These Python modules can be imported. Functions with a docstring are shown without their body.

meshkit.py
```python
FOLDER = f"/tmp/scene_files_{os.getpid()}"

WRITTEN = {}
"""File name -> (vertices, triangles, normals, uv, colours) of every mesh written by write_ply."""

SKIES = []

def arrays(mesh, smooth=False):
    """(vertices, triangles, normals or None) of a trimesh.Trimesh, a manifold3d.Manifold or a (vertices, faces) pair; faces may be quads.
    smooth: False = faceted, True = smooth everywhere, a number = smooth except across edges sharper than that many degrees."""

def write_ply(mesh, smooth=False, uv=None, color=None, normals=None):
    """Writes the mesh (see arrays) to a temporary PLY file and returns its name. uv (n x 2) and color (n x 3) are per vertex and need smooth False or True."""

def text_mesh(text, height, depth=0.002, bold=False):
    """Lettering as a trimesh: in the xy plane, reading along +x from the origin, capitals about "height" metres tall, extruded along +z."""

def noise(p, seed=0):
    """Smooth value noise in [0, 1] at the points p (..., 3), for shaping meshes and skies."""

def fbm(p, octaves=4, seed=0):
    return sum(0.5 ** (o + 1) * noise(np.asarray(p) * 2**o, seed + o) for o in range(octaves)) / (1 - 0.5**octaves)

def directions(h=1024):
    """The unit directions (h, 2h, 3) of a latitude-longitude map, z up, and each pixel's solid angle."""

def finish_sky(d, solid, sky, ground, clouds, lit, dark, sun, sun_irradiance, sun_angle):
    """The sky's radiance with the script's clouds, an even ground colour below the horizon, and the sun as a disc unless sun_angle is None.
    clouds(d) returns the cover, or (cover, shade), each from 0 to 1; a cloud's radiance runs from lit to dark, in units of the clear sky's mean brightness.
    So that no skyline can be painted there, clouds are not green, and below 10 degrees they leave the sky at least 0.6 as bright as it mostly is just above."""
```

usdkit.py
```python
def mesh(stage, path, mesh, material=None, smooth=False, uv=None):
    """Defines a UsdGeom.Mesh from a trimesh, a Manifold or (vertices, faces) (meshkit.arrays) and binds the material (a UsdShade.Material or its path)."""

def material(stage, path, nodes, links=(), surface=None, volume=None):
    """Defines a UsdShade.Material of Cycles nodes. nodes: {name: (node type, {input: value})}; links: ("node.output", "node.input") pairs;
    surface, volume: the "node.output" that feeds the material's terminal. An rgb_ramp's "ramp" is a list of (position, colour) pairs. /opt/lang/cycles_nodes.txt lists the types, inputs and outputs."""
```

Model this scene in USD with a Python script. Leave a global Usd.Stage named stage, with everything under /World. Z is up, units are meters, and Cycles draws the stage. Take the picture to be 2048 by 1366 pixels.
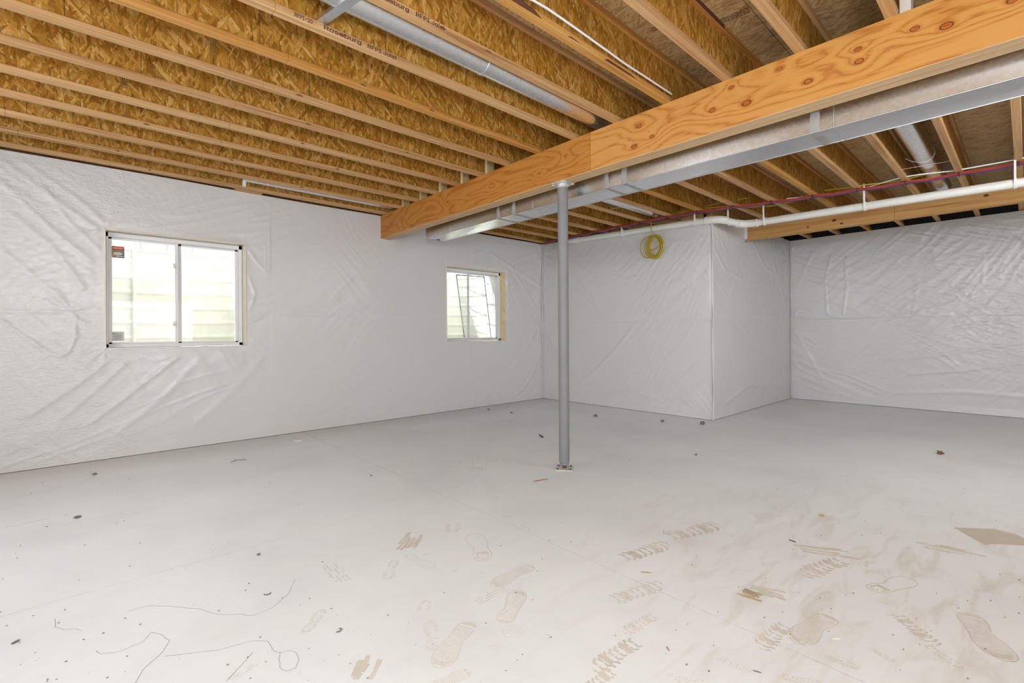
import math, random
import numpy as np, trimesh, shapely
from shapely import affinity
from shapely.geometry import Polygon, LineString, Point, box as sbox
from shapely.ops import unary_union
import usdkit, meshkit
from pxr import Usd, UsdGeom, UsdLux, UsdShade, Gf, Sdf

stage = Usd.Stage.CreateInMemory()
UsdGeom.SetStageUpAxis(stage, 'Z'); UsdGeom.SetStageMetersPerUnit(stage, 1.0)
UsdGeom.Xform.Define(stage, '/World'); UsdGeom.Scope.Define(stage, '/World/Looks')
random.seed(7); rng = np.random.default_rng(7)

# ------------------------------------------------------------------ camera
# x runs along the joists, y runs along the main beam towards the window wall, z up
F_PX, YAW, ROLL, DY, EYE = 955.84, 0.8235390, -0.00605200, -16.2668, 1.16
s_, c_ = math.sin(YAW), math.cos(YAW)
FW = np.array([c_, s_, 0.0]); R0 = np.array([s_, -c_, 0.0]); U0 = np.array([0, 0, 1.0])
RT = R0 * math.cos(ROLL) + U0 * math.sin(ROLL); UP = -R0 * math.sin(ROLL) + U0 * math.cos(ROLL)
CAM = np.array([0, 0, EYE])
cam = UsdGeom.Camera.Define(stage, '/World/camera')
HA = 36.0
cam.CreateHorizontalApertureAttr(HA); cam.CreateVerticalApertureAttr(HA * 1366 / 2048)
cam.CreateFocalLengthAttr(F_PX / 2048 * HA)
cam.CreateVerticalApertureOffsetAttr(DY / 2048 * HA)
cam.CreateClippingRangeAttr(Gf.Vec2f(0.05, 200))
m4 = Gf.Matrix4d(); m4.SetIdentity()
for i, v in enumerate((RT, UP, -FW, CAM)): m4.SetRow(i, Gf.Vec4d(*map(float, v), 1.0 if i == 3 else 0.0))
UsdGeom.Xformable(cam).AddTransformOp().Set(m4)
cam.GetPrim().CreateAttribute('exposure', Sdf.ValueTypeNames.Float).Set(0.22)

# ------------------------------------------------------------------ sky, sun, camera flash, and fill lights added out of view
dome = UsdLux.DomeLight.Define(stage, '/World/sky'); dome.CreateIntensityAttr(1.0); dome.CreateColorAttr(Gf.Vec3f(0.62, 0.76, 0.84))
sun = UsdLux.DistantLight.Define(stage, '/World/sun'); sun.CreateIntensityAttr(3.2); sun.CreateNormalizeAttr(True); sun.CreateAngleAttr(0.53); sun.CreateColorAttr(Gf.Vec3f(1, 0.96, 0.88))
SUN = np.array([0.70, -0.435, -1.04]); SUN /= np.linalg.norm(SUN)
def aim(x, d, pos=(0, 0, 0)):
    d = np.asarray(d, float) / np.linalg.norm(d); zz = -d
    xx = np.cross([0, 0, 1.0], zz); xx /= np.linalg.norm(xx); yy = np.cross(zz, xx)
    mm = Gf.Matrix4d(); mm.SetIdentity()
    for i, v in enumerate((xx, yy, zz, pos)): mm.SetRow(i, Gf.Vec4d(*map(float, v), 1.0 if i == 3 else 0.0))
    UsdGeom.Xformable(x).AddTransformOp().Set(mm)
aim(sun, SUN)
def area(name, pos, d, w, h, power, color):
    r = UsdLux.RectLight.Define(stage, '/World/' + name)
    r.CreateWidthAttr(w); r.CreateHeightAttr(h); r.CreateIntensityAttr(power); r.CreateColorAttr(Gf.Vec3f(*color)); r.CreateNormalizeAttr(False)
    aim(r, d, pos)
area('added_fill_near', (-2.36, 0.2, 1.10), (1, 0, 0), 2.4, 2.0, 3.2, (0.94, 0.985, 1.03))  # added fill at the near wall, no door is known there
area('added_fill_rear', (1.2, -2.96, 1.35), (0, 1, 0), 2.4, 1.3, 4.0, (0.94, 0.985, 1.03))  # added fill in the rear wall recess, not a known window
area('added_fill_overhead', (0.7, -1.0, 2.66), (0.30, 0.50, -1), 3.0, 0.9, 2.5, (0.94, 0.985, 1.03))  # unseen overhead fill, added to brighten the slab near the camera
area('added_fill_left', (-1.9, 3.2, 2.45), (1.0, -0.30, -0.38), 3.4, 0.8, 8.0, (0.94, 0.985, 1.03))  # added fill out of view on the left, aimed across the room
area('added_fill_right', (4.3, -1.3, 2.5), (0.62, 0.78, -0.12), 2.2, 0.6, 14.0, (0.94, 0.985, 1.03))  # added fill out of view on the right, lifts the far walls
flash = UsdLux.DiskLight.Define(stage, '/World/camera_flash'); flash.CreateRadiusAttr(0.22); flash.CreateIntensityAttr(88.0); flash.CreateColorAttr(Gf.Vec3f(0.97, 0.985, 1.0)); flash.CreateNormalizeAttr(False)
aim(flash, (c_, s_, 0.02), (-0.28, -0.34, 1.52))

# ------------------------------------------------------------------ helpers
class MB:
    """collects pieces of one mesh"""
    def __init__(self): self.v, self.f, self.n = [], [], 0
    def add(self, v, f):
        v = np.asarray(v, float); f = np.asarray(f, int)
        if f.shape[1] == 4: f = np.vstack([f[:, [0, 1, 2]], f[:, [0, 2, 3]]])
        self.v.append(v); self.f.append(f + self.n); self.n += len(v); return self
    def tm(self, t): return self.add(t.vertices, t.faces)
    def box(self, x0, x1, y0, y1, z0, z1, ch=0.0):
        if ch <= 0:
            t = trimesh.creation.box(bounds=[[x0, y0, z0], [x1, y1, z1]]); return self.tm(t)
        e = np.array([x1 - x0, y1 - y0, z1 - z0]); c = np.array([x0 + x1, y0 + y1, z0 + z1]) / 2; h = e / 2; ch = min(ch, h.min() * 0.9)
        p = []
        for sx in (-1, 1):
            for sy in (-1, 1):
                for sz in (-1, 1):
                    s = np.array([sx, sy, sz])
                    for k in range(3):
                        q = h - ch; q = q.copy(); q[k] = h[k]; p.append(c + s * q)
        t = trimesh.convex.convex_hull(np.array(p)); return self.tm(t)
    def obox(self, c, ax, ay, az, hx, hy, hz):
        c, ax, ay, az = (np.asarray(q, float) for q in (c, ax, ay, az))
        t = trimesh.creation.box(extents=[2 * hx, 2 * hy, 2 * hz]); v = t.vertices
        return self.add(c + v[:, :1] * ax + v[:, 1:2] * ay + v[:, 2:3] * az, t.faces)
    def tube(self, path, r, n=10, caps=True):
        P = np.asarray(path, float); T = np.gradient(P, axis=0); T /= np.linalg.norm(T, axis=1)[:, None]
        r = np.broadcast_to(r, len(P))
        a = np.array([0, 0, 1.0]) if abs(T[0][2]) < 0.9 else np.array([1.0, 0, 0])
        N = np.cross(T[0], a); N /= np.linalg.norm(N); rings = []
        th = np.linspace(0, 2 * math.pi, n, endpoint=False)
        for i in range(len(P)):
            N = N - T[i] * (N @ T[i]); N /= np.linalg.norm(N); B = np.cross(T[i], N)
            rings.append(P[i] + r[i] * (np.cos(th)[:, None] * N + np.sin(th)[:, None] * B))
        V = np.vstack(rings); fs = []
        for i in range(len(P) - 1):
            for j in range(n):
                a0, a1 = i * n + j, i * n + (j + 1) % n; fs.append([a0, a1, a1 + n, a0 + n])
        f = np.array(fs); f = np.vstack([f[:, [0, 1, 2]], f[:, [0, 2, 3]]])
        if caps:
            c0, c1 = len(V), len(V) + 1; V = np.vstack([V, P[:1], P[-1:]]); L = (len(P) - 1) * n
            f = np.vstack([f, [[c0, (j + 1) % n, j] for j in range(n)], [[c1, L + j, L + (j + 1) % n] for j in range(n)]])
        return self.add(V, f)
    def grid(self, pts):
        a, b = pts.shape[:2]; idx = np.arange(a * b).reshape(a, b)
        q = np.stack([idx[:-1, :-1], idx[1:, :-1], idx[1:, 1:], idx[:-1, 1:]], -1).reshape(-1, 4)
        return self.add(pts.reshape(-1, 3), q)
    def poly(self, g, h, z=0.0, to3=None):
        for p in getattr(g, 'geoms', [g]):
            if p.is_empty or p.geom_type != 'Polygon' or p.area < 1e-8: continue
            t = trimesh.creation.extrude_polygon(p, h, engine='earcut'); v = np.array(t.vertices); v[:, 2] += z
            self.add(v if to3 is None else to3(v), t.faces)
        return self
    def get(self): return (np.vstack(self.v), np.vstack(self.f))

used = {}
def numbered(parent, name):
    k = (parent, name); n = used.get(k, -1) + 1; used[k] = n
    return f'{parent}/{name}' if n == 0 else f'{parent}/{name}_{n:03d}'
def keys(p, **kw):
    for k, v in kw.items():
        if v: p.SetCustomDataByKey(k, v)
    return p
def thing(name, label, cat, loc=(0, 0, 0), group=None, kind=None):
    x = UsdGeom.Xform.Define(stage, numbered('/World', name)); x.AddTranslateOp().Set(Gf.Vec3d(*map(float, loc)))
    p = x.GetPrim(); p._loc = None; LOC[str(p.GetPath())] = np.array(loc, float)
    return keys(p, label=label, category=cat, group=group, kind=kind)
LOC = {'/World': np.zeros(3)}
def obj(name, mesh, m, parent=None, smooth=False, label=None, kind=None):
    """one Mesh prim; coordinates given in the world, stored relative to the thing it belongs to"""
    par = '/World' if parent is None else str(parent.GetPath())
    mesh = mesh.get() if isinstance(mesh, MB) else mesh
    v, f = (np.asarray(q) for q in mesh)
    off = LOC.get(par)
    if off is None: off = LOC['/'.join(par.split('/')[:3])]
    p = usdkit.mesh(stage, numbered(par, name), (v - off, f), M[m], smooth=smooth).GetPrim()
    return keys(p, label=label, kind=kind)
def tag(p, label, cat, group=None, kind=None): return keys(p, label=label, category=cat, group=group, kind=kind)

# ------------------------------------------------------------------ materials
M = {}
def mat(name, nodes, links, surface='p.BSDF'):
    M[name] = usdkit.material(stage, '/World/Looks/' + name, nodes, links, surface=surface); return M[name]
def plain(name, col, rough=0.5, metal=0.0, spec=0.5, bump=None, vary=0.0, coat=0.0):
    n = {'p': ('principled_bsdf', {'base_color': col, 'roughness': rough, 'metallic': metal, 'specular_ior_level': spec, 'coat_weight': coat})}; l = []
    if bump or vary:
        n['g'] = ('geometry', {})
    if vary:
        n['vn'] = ('noise_texture', {'scale': 9.0, 'detail': 4.0})
        n['vr'] = ('rgb_ramp', {'ramp': [(0.3, tuple(c * (1 - vary) for c in col)), (0.7, tuple(min(1, c * (1 + vary)) for c in col))]})
        l += [('g.position', 'vn.vector'), ('vn.fac', 'vr.fac'), ('vr.color', 'p.base_color')]
    if bump:
        n['bn'] = ('noise_texture', {'scale': bump[0], 'detail': 3.0}); n['b'] = ('bump', {'strength': bump[1], 'distance': bump[2]})
        l += [('g.position', 'bn.vector'), ('bn.fac', 'b.height'), ('b.normal', 'p.normal')]
    return mat(name, n, l)

def osb(name, plane, tones, flake=1.45, dark=0.5):
    """oriented strand board: three layers of long flakes (stretched cells, one random tone each) turned different ways"""
    n = {'g': ('geometry', {}), 'p': ('principled_bsdf', {'roughness': 0.62, 'specular_ior_level': 0.3})}; l = []
    for i, a in enumerate((0.12, -0.42, 0.85)):
        rot = (0, a, 0) if plane == 'xz' else (0, 0, a)
        sc = (44 * flake, 8, 7.5 * flake) if plane == 'xz' else (44 * flake, 7.5 * flake, 8)
        n[f'r{i}'] = ('mapping', {'rotation': rot}); n[f'm{i}'] = ('mapping', {'scale': sc, 'location': (3.1 * i, 1.7 * i, 5.3 * i)})
        n[f'v{i}'] = ('voronoi_texture', {'scale': 1.0, 'randomness': 1.0})
        n[f's{i}'] = ('separate_color', {})
        l += [('g.position', f'r{i}.vector'), (f'r{i}.vector', f'm{i}.vector'), (f'm{i}.vector', f'v{i}.vector'), (f'v{i}.color', f's{i}.color')]
        n[f'f{i}'] = ('noise_texture', {'scale': 2.2, 'detail': 4.0, 'roughness': 0.75})
        l += [(f'm{i}.vector', f'f{i}.vector')]
    # which layer lies on top here: the flake with the larger random green
    n['w1'] = ('math', {'math_type': 'greater_than'}); n['w2'] = ('math', {'math_type': 'greater_than'})
    l += [('s0.g', 'w1.value1'), ('s1.g', 'w1.value2')]
    n['a'] = ('mix_float', {}); n['af'] = ('mix_float', {}); n['ag'] = ('math', {'math_type': 'maximum'})
    l += [('w1.value', 'a.fac'), ('s1.r', 'a.a'), ('s0.r', 'a.b'), ('w1.value', 'af.fac'), ('f1.fac', 'af.a'), ('f0.fac', 'af.b'), ('s0.g', 'ag.value1'), ('s1.g', 'ag.value2')]
    l += [('ag.value', 'w2.value1'), ('s2.g', 'w2.value2')]
    n['b_'] = ('mix_float', {}); n['bf'] = ('mix_float', {})
    l += [('w2.value', 'b_.fac'), ('s2.r', 'b_.a'), ('a.result', 'b_.b'), ('w2.value', 'bf.fac'), ('f2.fac', 'bf.a'), ('af.result', 'bf.b')]
    n['sum'] = ('math', {'math_type': 'multiply_add', 'value2': 0.62}); n['sub'] = ('math', {'math_type': 'multiply_add', 'value2': 0.42, 'value3': -0.02})
    l += [('b_.result', 'sub.value1'), ('bf.result', 'sum.value1'), ('sub.value', 'sum.value3')]
    n['ramp'] = ('rgb_ramp', {'ramp': [(0.12, tones[0]), (0.24, tones[1]), (0.44, tones[2]), (0.62, tones[3]), (0.85, tones[4])]})
    l += [('sum.value', 'ramp.fac')]
    # dark resin lines
    n['dm'] = ('mapping', {'rotation': (0, 0.3, 0) if plane == 'xz' else (0, 0, 0.2), 'scale': (75, 14, 9) if plane == 'xz' else (75, 10, 14)})
    n['dn'] = ('noise_texture', {'scale': 1.0, 'detail': 2.0, 'distortion': 0.6})
    n['dr'] = ('rgb_ramp', {'ramp': [(0.0, (1, 1, 1)), (0.63, (1, 1, 1)), (0.72, (1 - dark,) * 3), (1.0, (1 - dark,) * 3)]})
    n['mu'] = ('mix', {'mix_type': 'multiply', 'fac': 1.0})
    l += [('g.position', 'dm.vector'), ('dm.vector', 'dn.vector'), ('dn.fac', 'dr.fac'), ('ramp.color', 'mu.color1'), ('dr.color', 'mu.color2'), ('mu.color', 'p.base_color')]
    n['b'] = ('bump', {'strength': 0.35, 'distance': 0.002}); l += [('sum.value', 'b.height'), ('b.normal', 'p.normal')]
    return mat(name, n, l)
osb('web_strand_board', 'xz', [(0.08, 0.026, 0.004), (0.24, 0.098, 0.009), (0.40, 0.178, 0.017), (0.55, 0.29, 0.055), (0.78, 0.53, 0.22)])
osb('deck_strand_board', 'xy', [(0.16, 0.08, 0.025), (0.34, 0.20, 0.075), (0.50, 0.325, 0.14), (0.60, 0.42, 0.21), (0.70, 0.53, 0.31)], 1.6, 0.35)

def lumber(name, axis, light, mid, dark, fine=1.0):
    """straight-grained sawn timber, grain along one axis"""
    sc = {'x': (1.1, 75 * fine, 75 * fine), 'y': (75 * fine, 1.1, 75 * fine), 'z': (60 * fine, 60 * fine, 1.1)}[axis]
    sc2 = tuple(q * 0.16 if q > 2 else 0.5 for q in sc)
    n = {'g': ('geometry', {}), 'm': ('mapping', {'scale': sc}), 'm2': ('mapping', {'scale': sc2}),
         'n': ('noise_texture', {'scale': 1.0, 'detail': 5.0, 'roughness': 0.6, 'distortion': 0.4}), 'n2': ('noise_texture', {'scale': 1.0, 'detail': 3.0, 'distortion': 1.0}),
         'a': ('math', {'math_type': 'multiply_add', 'value2': 0.6}), 'h': ('math', {'math_type': 'multiply', 'value2': 0.4}),
         'r': ('rgb_ramp', {'ramp': [(0.34, dark), (0.47, mid), (0.62, light)]}), 'p': ('principled_bsdf', {'roughness': 0.6, 'specular_ior_level': 0.3}), 'b': ('bump', {'strength': 0.25, 'distance': 0.0012})}
    l = [('g.position', 'm.vector'), ('g.position', 'm2.vector'), ('m.vector', 'n.vector'), ('m2.vector', 'n2.vector'), ('n2.fac', 'h.value1'), ('n.fac', 'a.value1'), ('h.value', 'a.value3'), ('a.value', 'r.fac'), ('r.color', 'p.base_color'), ('n.fac', 'b.height'), ('b.normal', 'p.normal')]
    return mat(name, n, l)
lumber('flange_timber', 'x', (0.63, 0.40, 0.19), (0.52, 0.295, 0.13), (0.34, 0.155, 0.058))
lumber('flange_timber_orange', 'x', (0.62, 0.34, 0.10), (0.50, 0.235, 0.055), (0.30, 0.11, 0.02))
lumber('header_timber', 'y', (0.66, 0.40, 0.16), (0.55, 0.295, 0.095), (0.36, 0.16, 0.04), 0.6)
lumber('pale_block_timber', 'z', (0.80, 0.66, 0.38), (0.72, 0.55, 0.28), (0.55, 0.38, 0.16))
lumber('buck_timber', 'x', (0.85, 0.72, 0.44), (0.78, 0.62, 0.34), (0.62, 0.46, 0.22))

KNOTS = [(1.905, 2.655, .028), (1.80, 2.545, .022), (1.945, 2.515, .030), (1.37, 2.585, .026), (1.16, 2.555, .034), (1.25, 2.685, .022), (0.975, 2.69, .02), (0.83, 2.56, .026), (0.60, 2.64, .022), (0.595, 2.575, .026), (0.37, 2.64, .024), (0.255, 2.60, .032), (0.105, 2.70, .03), (0.04, 2.61, .024), (2.6, 2.63, .012), (4.3, 2.60, .014), (3.55, 2.62, .012), (2.9, 2.56, .012)]
def beam_mat(name, light, mid, dark, swirl):
    """rotary-cut veneer face: contour-like grain around knots on the side, fine ply lines on the edges"""
    n = {'g': ('geometry', {}), 's': ('separate_xyz', {}), 'cn': ('combine_xyz', {}), 'sn': ('separate_xyz', {}),
         'm': ('mapping', {'scale': (1.0, 0.9, 4.2)}), 'n': ('noise_texture', {'scale': 0.9, 'detail': 2.5, 'roughness': 0.45, 'distortion': 0.35}),
         'mf': ('mapping', {'scale': (40, 2.2, 90)}), 'nf': ('noise_texture', {'scale': 1.0, 'detail': 4.0})}
    l = [('g.position', 's.vector'), ('g.position', 'm.vector'), ('m.vector', 'n.vector'), ('g.position', 'mf.vector'), ('mf.vector', 'nf.vector'), ('g.normal', 'sn.vector')]
    n['cy'] = ('combine_xyz', {'x': 0.0}); l += [('s.y', 'cy.y'), ('s.z', 'cy.z')]
    prev = None; rings = None
    for i, (ky, kz, kr) in enumerate(KNOTS):
        n[f'k{i}a'] = ('vector_math', {'math_type': 'subtract', 'vector2': (0, ky, kz)}); n[f'k{i}b'] = ('vector_math', {'math_type': 'multiply', 'vector2': (0, 1.25 / kr, 2.0 / kr)})
        n[f'k{i}c'] = ('vector_math', {'math_type': 'length'}); n[f'k{i}s'] = ('math', {'math_type': 'multiply', 'value2': -0.22}); n[f'k{i}e'] = ('math', {'math_type': 'exponent'})
        l += [('cy.vector', f'k{i}a.vector1'), (f'k{i}a.vector', f'k{i}b.vector1'), (f'k{i}b.vector', f'k{i}c.vector1'), (f'k{i}c.value', f'k{i}s.value1'), (f'k{i}s.value', f'k{i}e.value1')]
        if prev is None: prev = f'k{i}e.value'; rings = f'k{i}c.value'
        else:
            n[f'k{i}m'] = ('math', {'math_type': 'add'}); n[f'k{i}n'] = ('math', {'math_type': 'minimum'})
            l += [(prev, f'k{i}m.value1'), (f'k{i}e.value', f'k{i}m.value2'), (rings, f'k{i}n.value1'), (f'k{i}c.value', f'k{i}n.value2')]
            prev, rings = f'k{i}m.value', f'k{i}n.value'
    n['ph'] = ('math', {'math_type': 'multiply', 'value2': swirl}); n['ph2'] = ('math', {'math_type': 'multiply_add', 'value2': 2.6}); n['zz'] = ('math', {'math_type': 'multiply_add', 'value2': 11.0})
    l += [('n.fac', 'ph.value1'), (prev, 'ph2.value1'), ('ph.value', 'ph2.value3'), ('s.z', 'zz.value1'), ('ph2.value', 'zz.value3')]
    n['fr'] = ('math', {'math_type': 'fraction'}); l += [('zz.value', 'fr.value1')]
    n['jit'] = ('math', {'math_type': 'multiply_add', 'value2': 0.9, 'value3': -0.45}); n['fj'] = ('math', {'math_type': 'add'})
    l += [('nf.fac', 'jit.value1'), ('fr.value', 'fj.value1'), ('jit.value', 'fj.value2')]
    n['r'] = ('rgb_ramp', {'ramp': [(0.0, mid), (0.25, light), (0.55, light), (0.80, mid), (0.90, dark), (0.96, dark), (1.0, mid)]}); l += [('fj.value', 'r.fac')]
    n['kr'] = ('rgb_ramp', {'ramp': [(0.0, (0.72, 0.45, 0.22)), (0.34, (0.78, 0.52, 0.30)), (0.43, (0.25, 0.12, 0.07)), (0.48, (0.30, 0.15, 0.09)), (0.56, (0.86, 0.70, 0.55)), (1.0, (1, 1, 1))]})
    n['kd'] = ('math', {'math_type': 'multiply', 'value2': 0.5, 'use_clamp': True}); n['km'] = ('mix', {'mix_type': 'multiply', 'fac': 1.0})
    l += [(rings, 'kd.value1'), ('kd.value', 'kr.fac'), ('r.color', 'km.color1'), ('kr.color', 'km.color2')]
    # edges of the plies, seen from below
    n['me'] = ('mapping', {'scale': (330, 0.6, 330)}); n['ne'] = ('noise_texture', {'scale': 1.0, 'detail': 2.0}); n['re'] = ('rgb_ramp', {'ramp': [(0.3, (0.40, 0.23, 0.10)), (0.5, (0.58, 0.38, 0.19)), (0.7, (0.70, 0.50, 0.28))]})
    n['ab'] = ('math', {'math_type': 'absolute'}); n['gt'] = ('math', {'math_type': 'greater_than', 'value2': 0.6}); n['mx'] = ('mix_color', {})
    l += [('g.position', 'me.vector'), ('me.vector', 'ne.vector'), ('ne.fac', 're.fac'), ('sn.z', 'ab.value1'), ('ab.value', 'gt.value1'), ('gt.value', 'mx.fac'), ('km.color', 'mx.a'), ('re.color', 'mx.b')]
    n['p'] = ('principled_bsdf', {'roughness': 0.5, 'specular_ior_level': 0.35}); l += [('mx.result', 'p.base_color')]
    return mat(name, n, l)
beam_mat('beam_veneer', (0.58, 0.275, 0.068), (0.53, 0.228, 0.048), (0.42, 0.155, 0.024), 8.0)
beam_mat('beam_veneer_far', (0.49, 0.205, 0.038), (0.44, 0.17, 0.027), (0.35, 0.118, 0.015), 11.0)
beam_mat('beam_ply', (0.60, 0.36, 0.14), (0.52, 0.28, 0.09), (0.40, 0.18, 0.05), 5.0)

def plastic(name, axis, f0, f1, low=.06, col=(0.69, 0.675, 0.665)):
    """white reinforced vapour sheet: glossy, finely crinkled in places, with the weave's faint horizontal ribs"""
    n = {'g': ('geometry', {}), 'z': ('noise_texture', {'scale': 1.1, 'detail': 2.0}), 'zr': ('map_range', {'from_min': 0.40, 'from_max': 0.60, 'to_min': 0.15, 'to_max': 1.0, 'clamp': True}), 's': ('separate_xyz', {}),
         'fm': ('map_range', {'from_min': f0, 'from_max': f1, 'to_min': low, 'to_max': 1.0, 'clamp': True}), 'zm': ('math', {'math_type': 'multiply'}),
         'm': ('mapping', {'scale': (1, 1, 2.3)}), 'n': ('noise_texture', {'scale': 24.0, 'detail': 2.5, 'roughness': 0.5, 'distortion': 1.0}), 'n2': ('noise_texture', {'type': 'ridged_multifractal', 'scale': 5.0, 'detail': 2.0, 'roughness': 0.5, 'distortion': 0.9}),
         'mr': ('mapping', {'scale': (3, 3, 210)}), 'nr': ('noise_texture', {'scale': 1.0, 'detail': 1.0}),
         'x': ('math', {'math_type': 'multiply'}), 'k': ('math', {'math_type': 'multiply_add', 'value2': 0.05}), 'a2': ('math', {'math_type': 'multiply_add', 'value2': 0.55}),
         'b': ('bump', {'strength': 0.8, 'distance': 0.0065}), 'p': ('principled_bsdf', {'base_color': col, 'roughness': 0.30, 'specular_ior_level': 0.6})}
    l = [('g.position', 'z.vector'), ('z.fac', 'zr.value'), ('g.position', 's.vector'), (f's.{axis}', 'fm.value'), ('zr.result', 'zm.value1'), ('fm.result', 'zm.value2'), ('g.position', 'm.vector'), ('m.vector', 'n.vector'), ('g.position', 'n2.vector'), ('n2.fac', 'a2.value1'), ('n.fac', 'a2.value3'),
         ('a2.value', 'x.value1'), ('zm.value', 'x.value2'), ('g.position', 'mr.vector'), ('mr.vector', 'nr.vector'), ('nr.fac', 'k.value1'), ('x.value', 'k.value3'), ('k.value', 'b.height'), ('b.normal', 'p.normal')]
    return mat(name, n, l)
plastic('vapour_sheet_left', 'x', 2.2, 0.3, .10); plastic('vapour_sheet_right', 'y', 2.4, 1.1, .10); plastic('vapour_sheet_back', 'y', 4.0, 5.0, .16); plastic('vapour_sheet_return', 'x', 8.6, 7.6, .10)
# concrete: pale trowelled slab with dust, brown dirt walked in towards the right, and a browner strip along the window wall
n = {'g': ('geometry', {}), 's': ('separate_xyz', {}), 'n1': ('noise_texture', {'scale': 1.1, 'detail': 6.0, 'roughness': 0.6}), 'n2': ('noise_texture', {'scale': 26.0, 'detail': 4.0}),
     'm3': ('mapping', {'scale': (1.6, 6.5, 1), 'rotation': (0, 0, 0.7)}), 'n3': ('noise_texture', {'scale': 1.5, 'detail': 6.0, 'roughness': 0.62, 'distortion': 0.8}),
     'r1': ('rgb_ramp', {'ramp': [(0.30, (0.71, 0.715, 0.72)), (0.50, (0.77, 0.78, 0.785)), (0.72, (0.81, 0.82, 0.825))]}),
     'r3': ('rgb_ramp', {'ramp': [(0.50, (0, 0, 0)), (0.66, (1, 1, 1))]}),
     # where dirt was walked in: right-hand part of the slab near the camera
     'dv': ('vector_math', {'math_type': 'subtract', 'vector2': (2.75, 0.45, 0)}), 'dm': ('vector_math', {'math_type': 'multiply', 'vector2': (0.62, 0.95, 0)}), 'dl': ('vector_math', {'math_type': 'length'}),
     'dd': ('map_range', {'from_min': 0.15, 'from_max': 1.25, 'to_min': 0.60, 'to_max': 0.05, 'clamp': True}),
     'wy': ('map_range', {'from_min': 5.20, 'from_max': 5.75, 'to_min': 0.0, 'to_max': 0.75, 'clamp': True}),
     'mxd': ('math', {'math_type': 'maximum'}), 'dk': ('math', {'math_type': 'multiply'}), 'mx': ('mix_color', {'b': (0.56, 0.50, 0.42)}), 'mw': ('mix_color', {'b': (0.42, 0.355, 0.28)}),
     'sp': ('rgb_ramp', {'ramp': [(0.0, (0.72, 0.70, 0.66)), (0.30, (1, 1, 1)), (1, (1, 1, 1))]}), 'ms': ('mix', {'mix_type': 'multiply', 'fac': 1.0}),
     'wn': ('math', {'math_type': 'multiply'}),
     'b': ('bump', {'strength': 0.10, 'distance': 0.004}), 'p': ('principled_bsdf', {'roughness': 0.44, 'specular_ior_level': 0.6})}
l = [('g.position', 's.vector'), ('g.position', 'n1.vector'), ('g.position', 'n2.vector'), ('g.position', 'm3.vector'), ('m3.vector', 'n3.vector'), ('n1.fac', 'r1.fac'), ('n3.fac', 'r3.fac'),
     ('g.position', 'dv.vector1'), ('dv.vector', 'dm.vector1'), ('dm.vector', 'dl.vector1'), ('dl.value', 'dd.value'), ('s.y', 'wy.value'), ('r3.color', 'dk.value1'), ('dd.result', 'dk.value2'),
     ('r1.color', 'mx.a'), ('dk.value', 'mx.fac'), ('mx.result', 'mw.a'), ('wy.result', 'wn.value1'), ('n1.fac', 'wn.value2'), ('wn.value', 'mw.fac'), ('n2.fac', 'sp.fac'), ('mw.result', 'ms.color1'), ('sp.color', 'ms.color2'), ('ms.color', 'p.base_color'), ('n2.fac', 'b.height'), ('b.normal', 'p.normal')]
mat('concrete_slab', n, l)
plain('dust_print', (0.655, 0.63, 0.58), 0.7, vary=0.06); plain('dirt_print', (0.61, 0.565, 0.495), 0.7, vary=0.12); plain('brown_dirt', (0.43, 0.345, 0.24), 0.8, vary=0.25)
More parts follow.
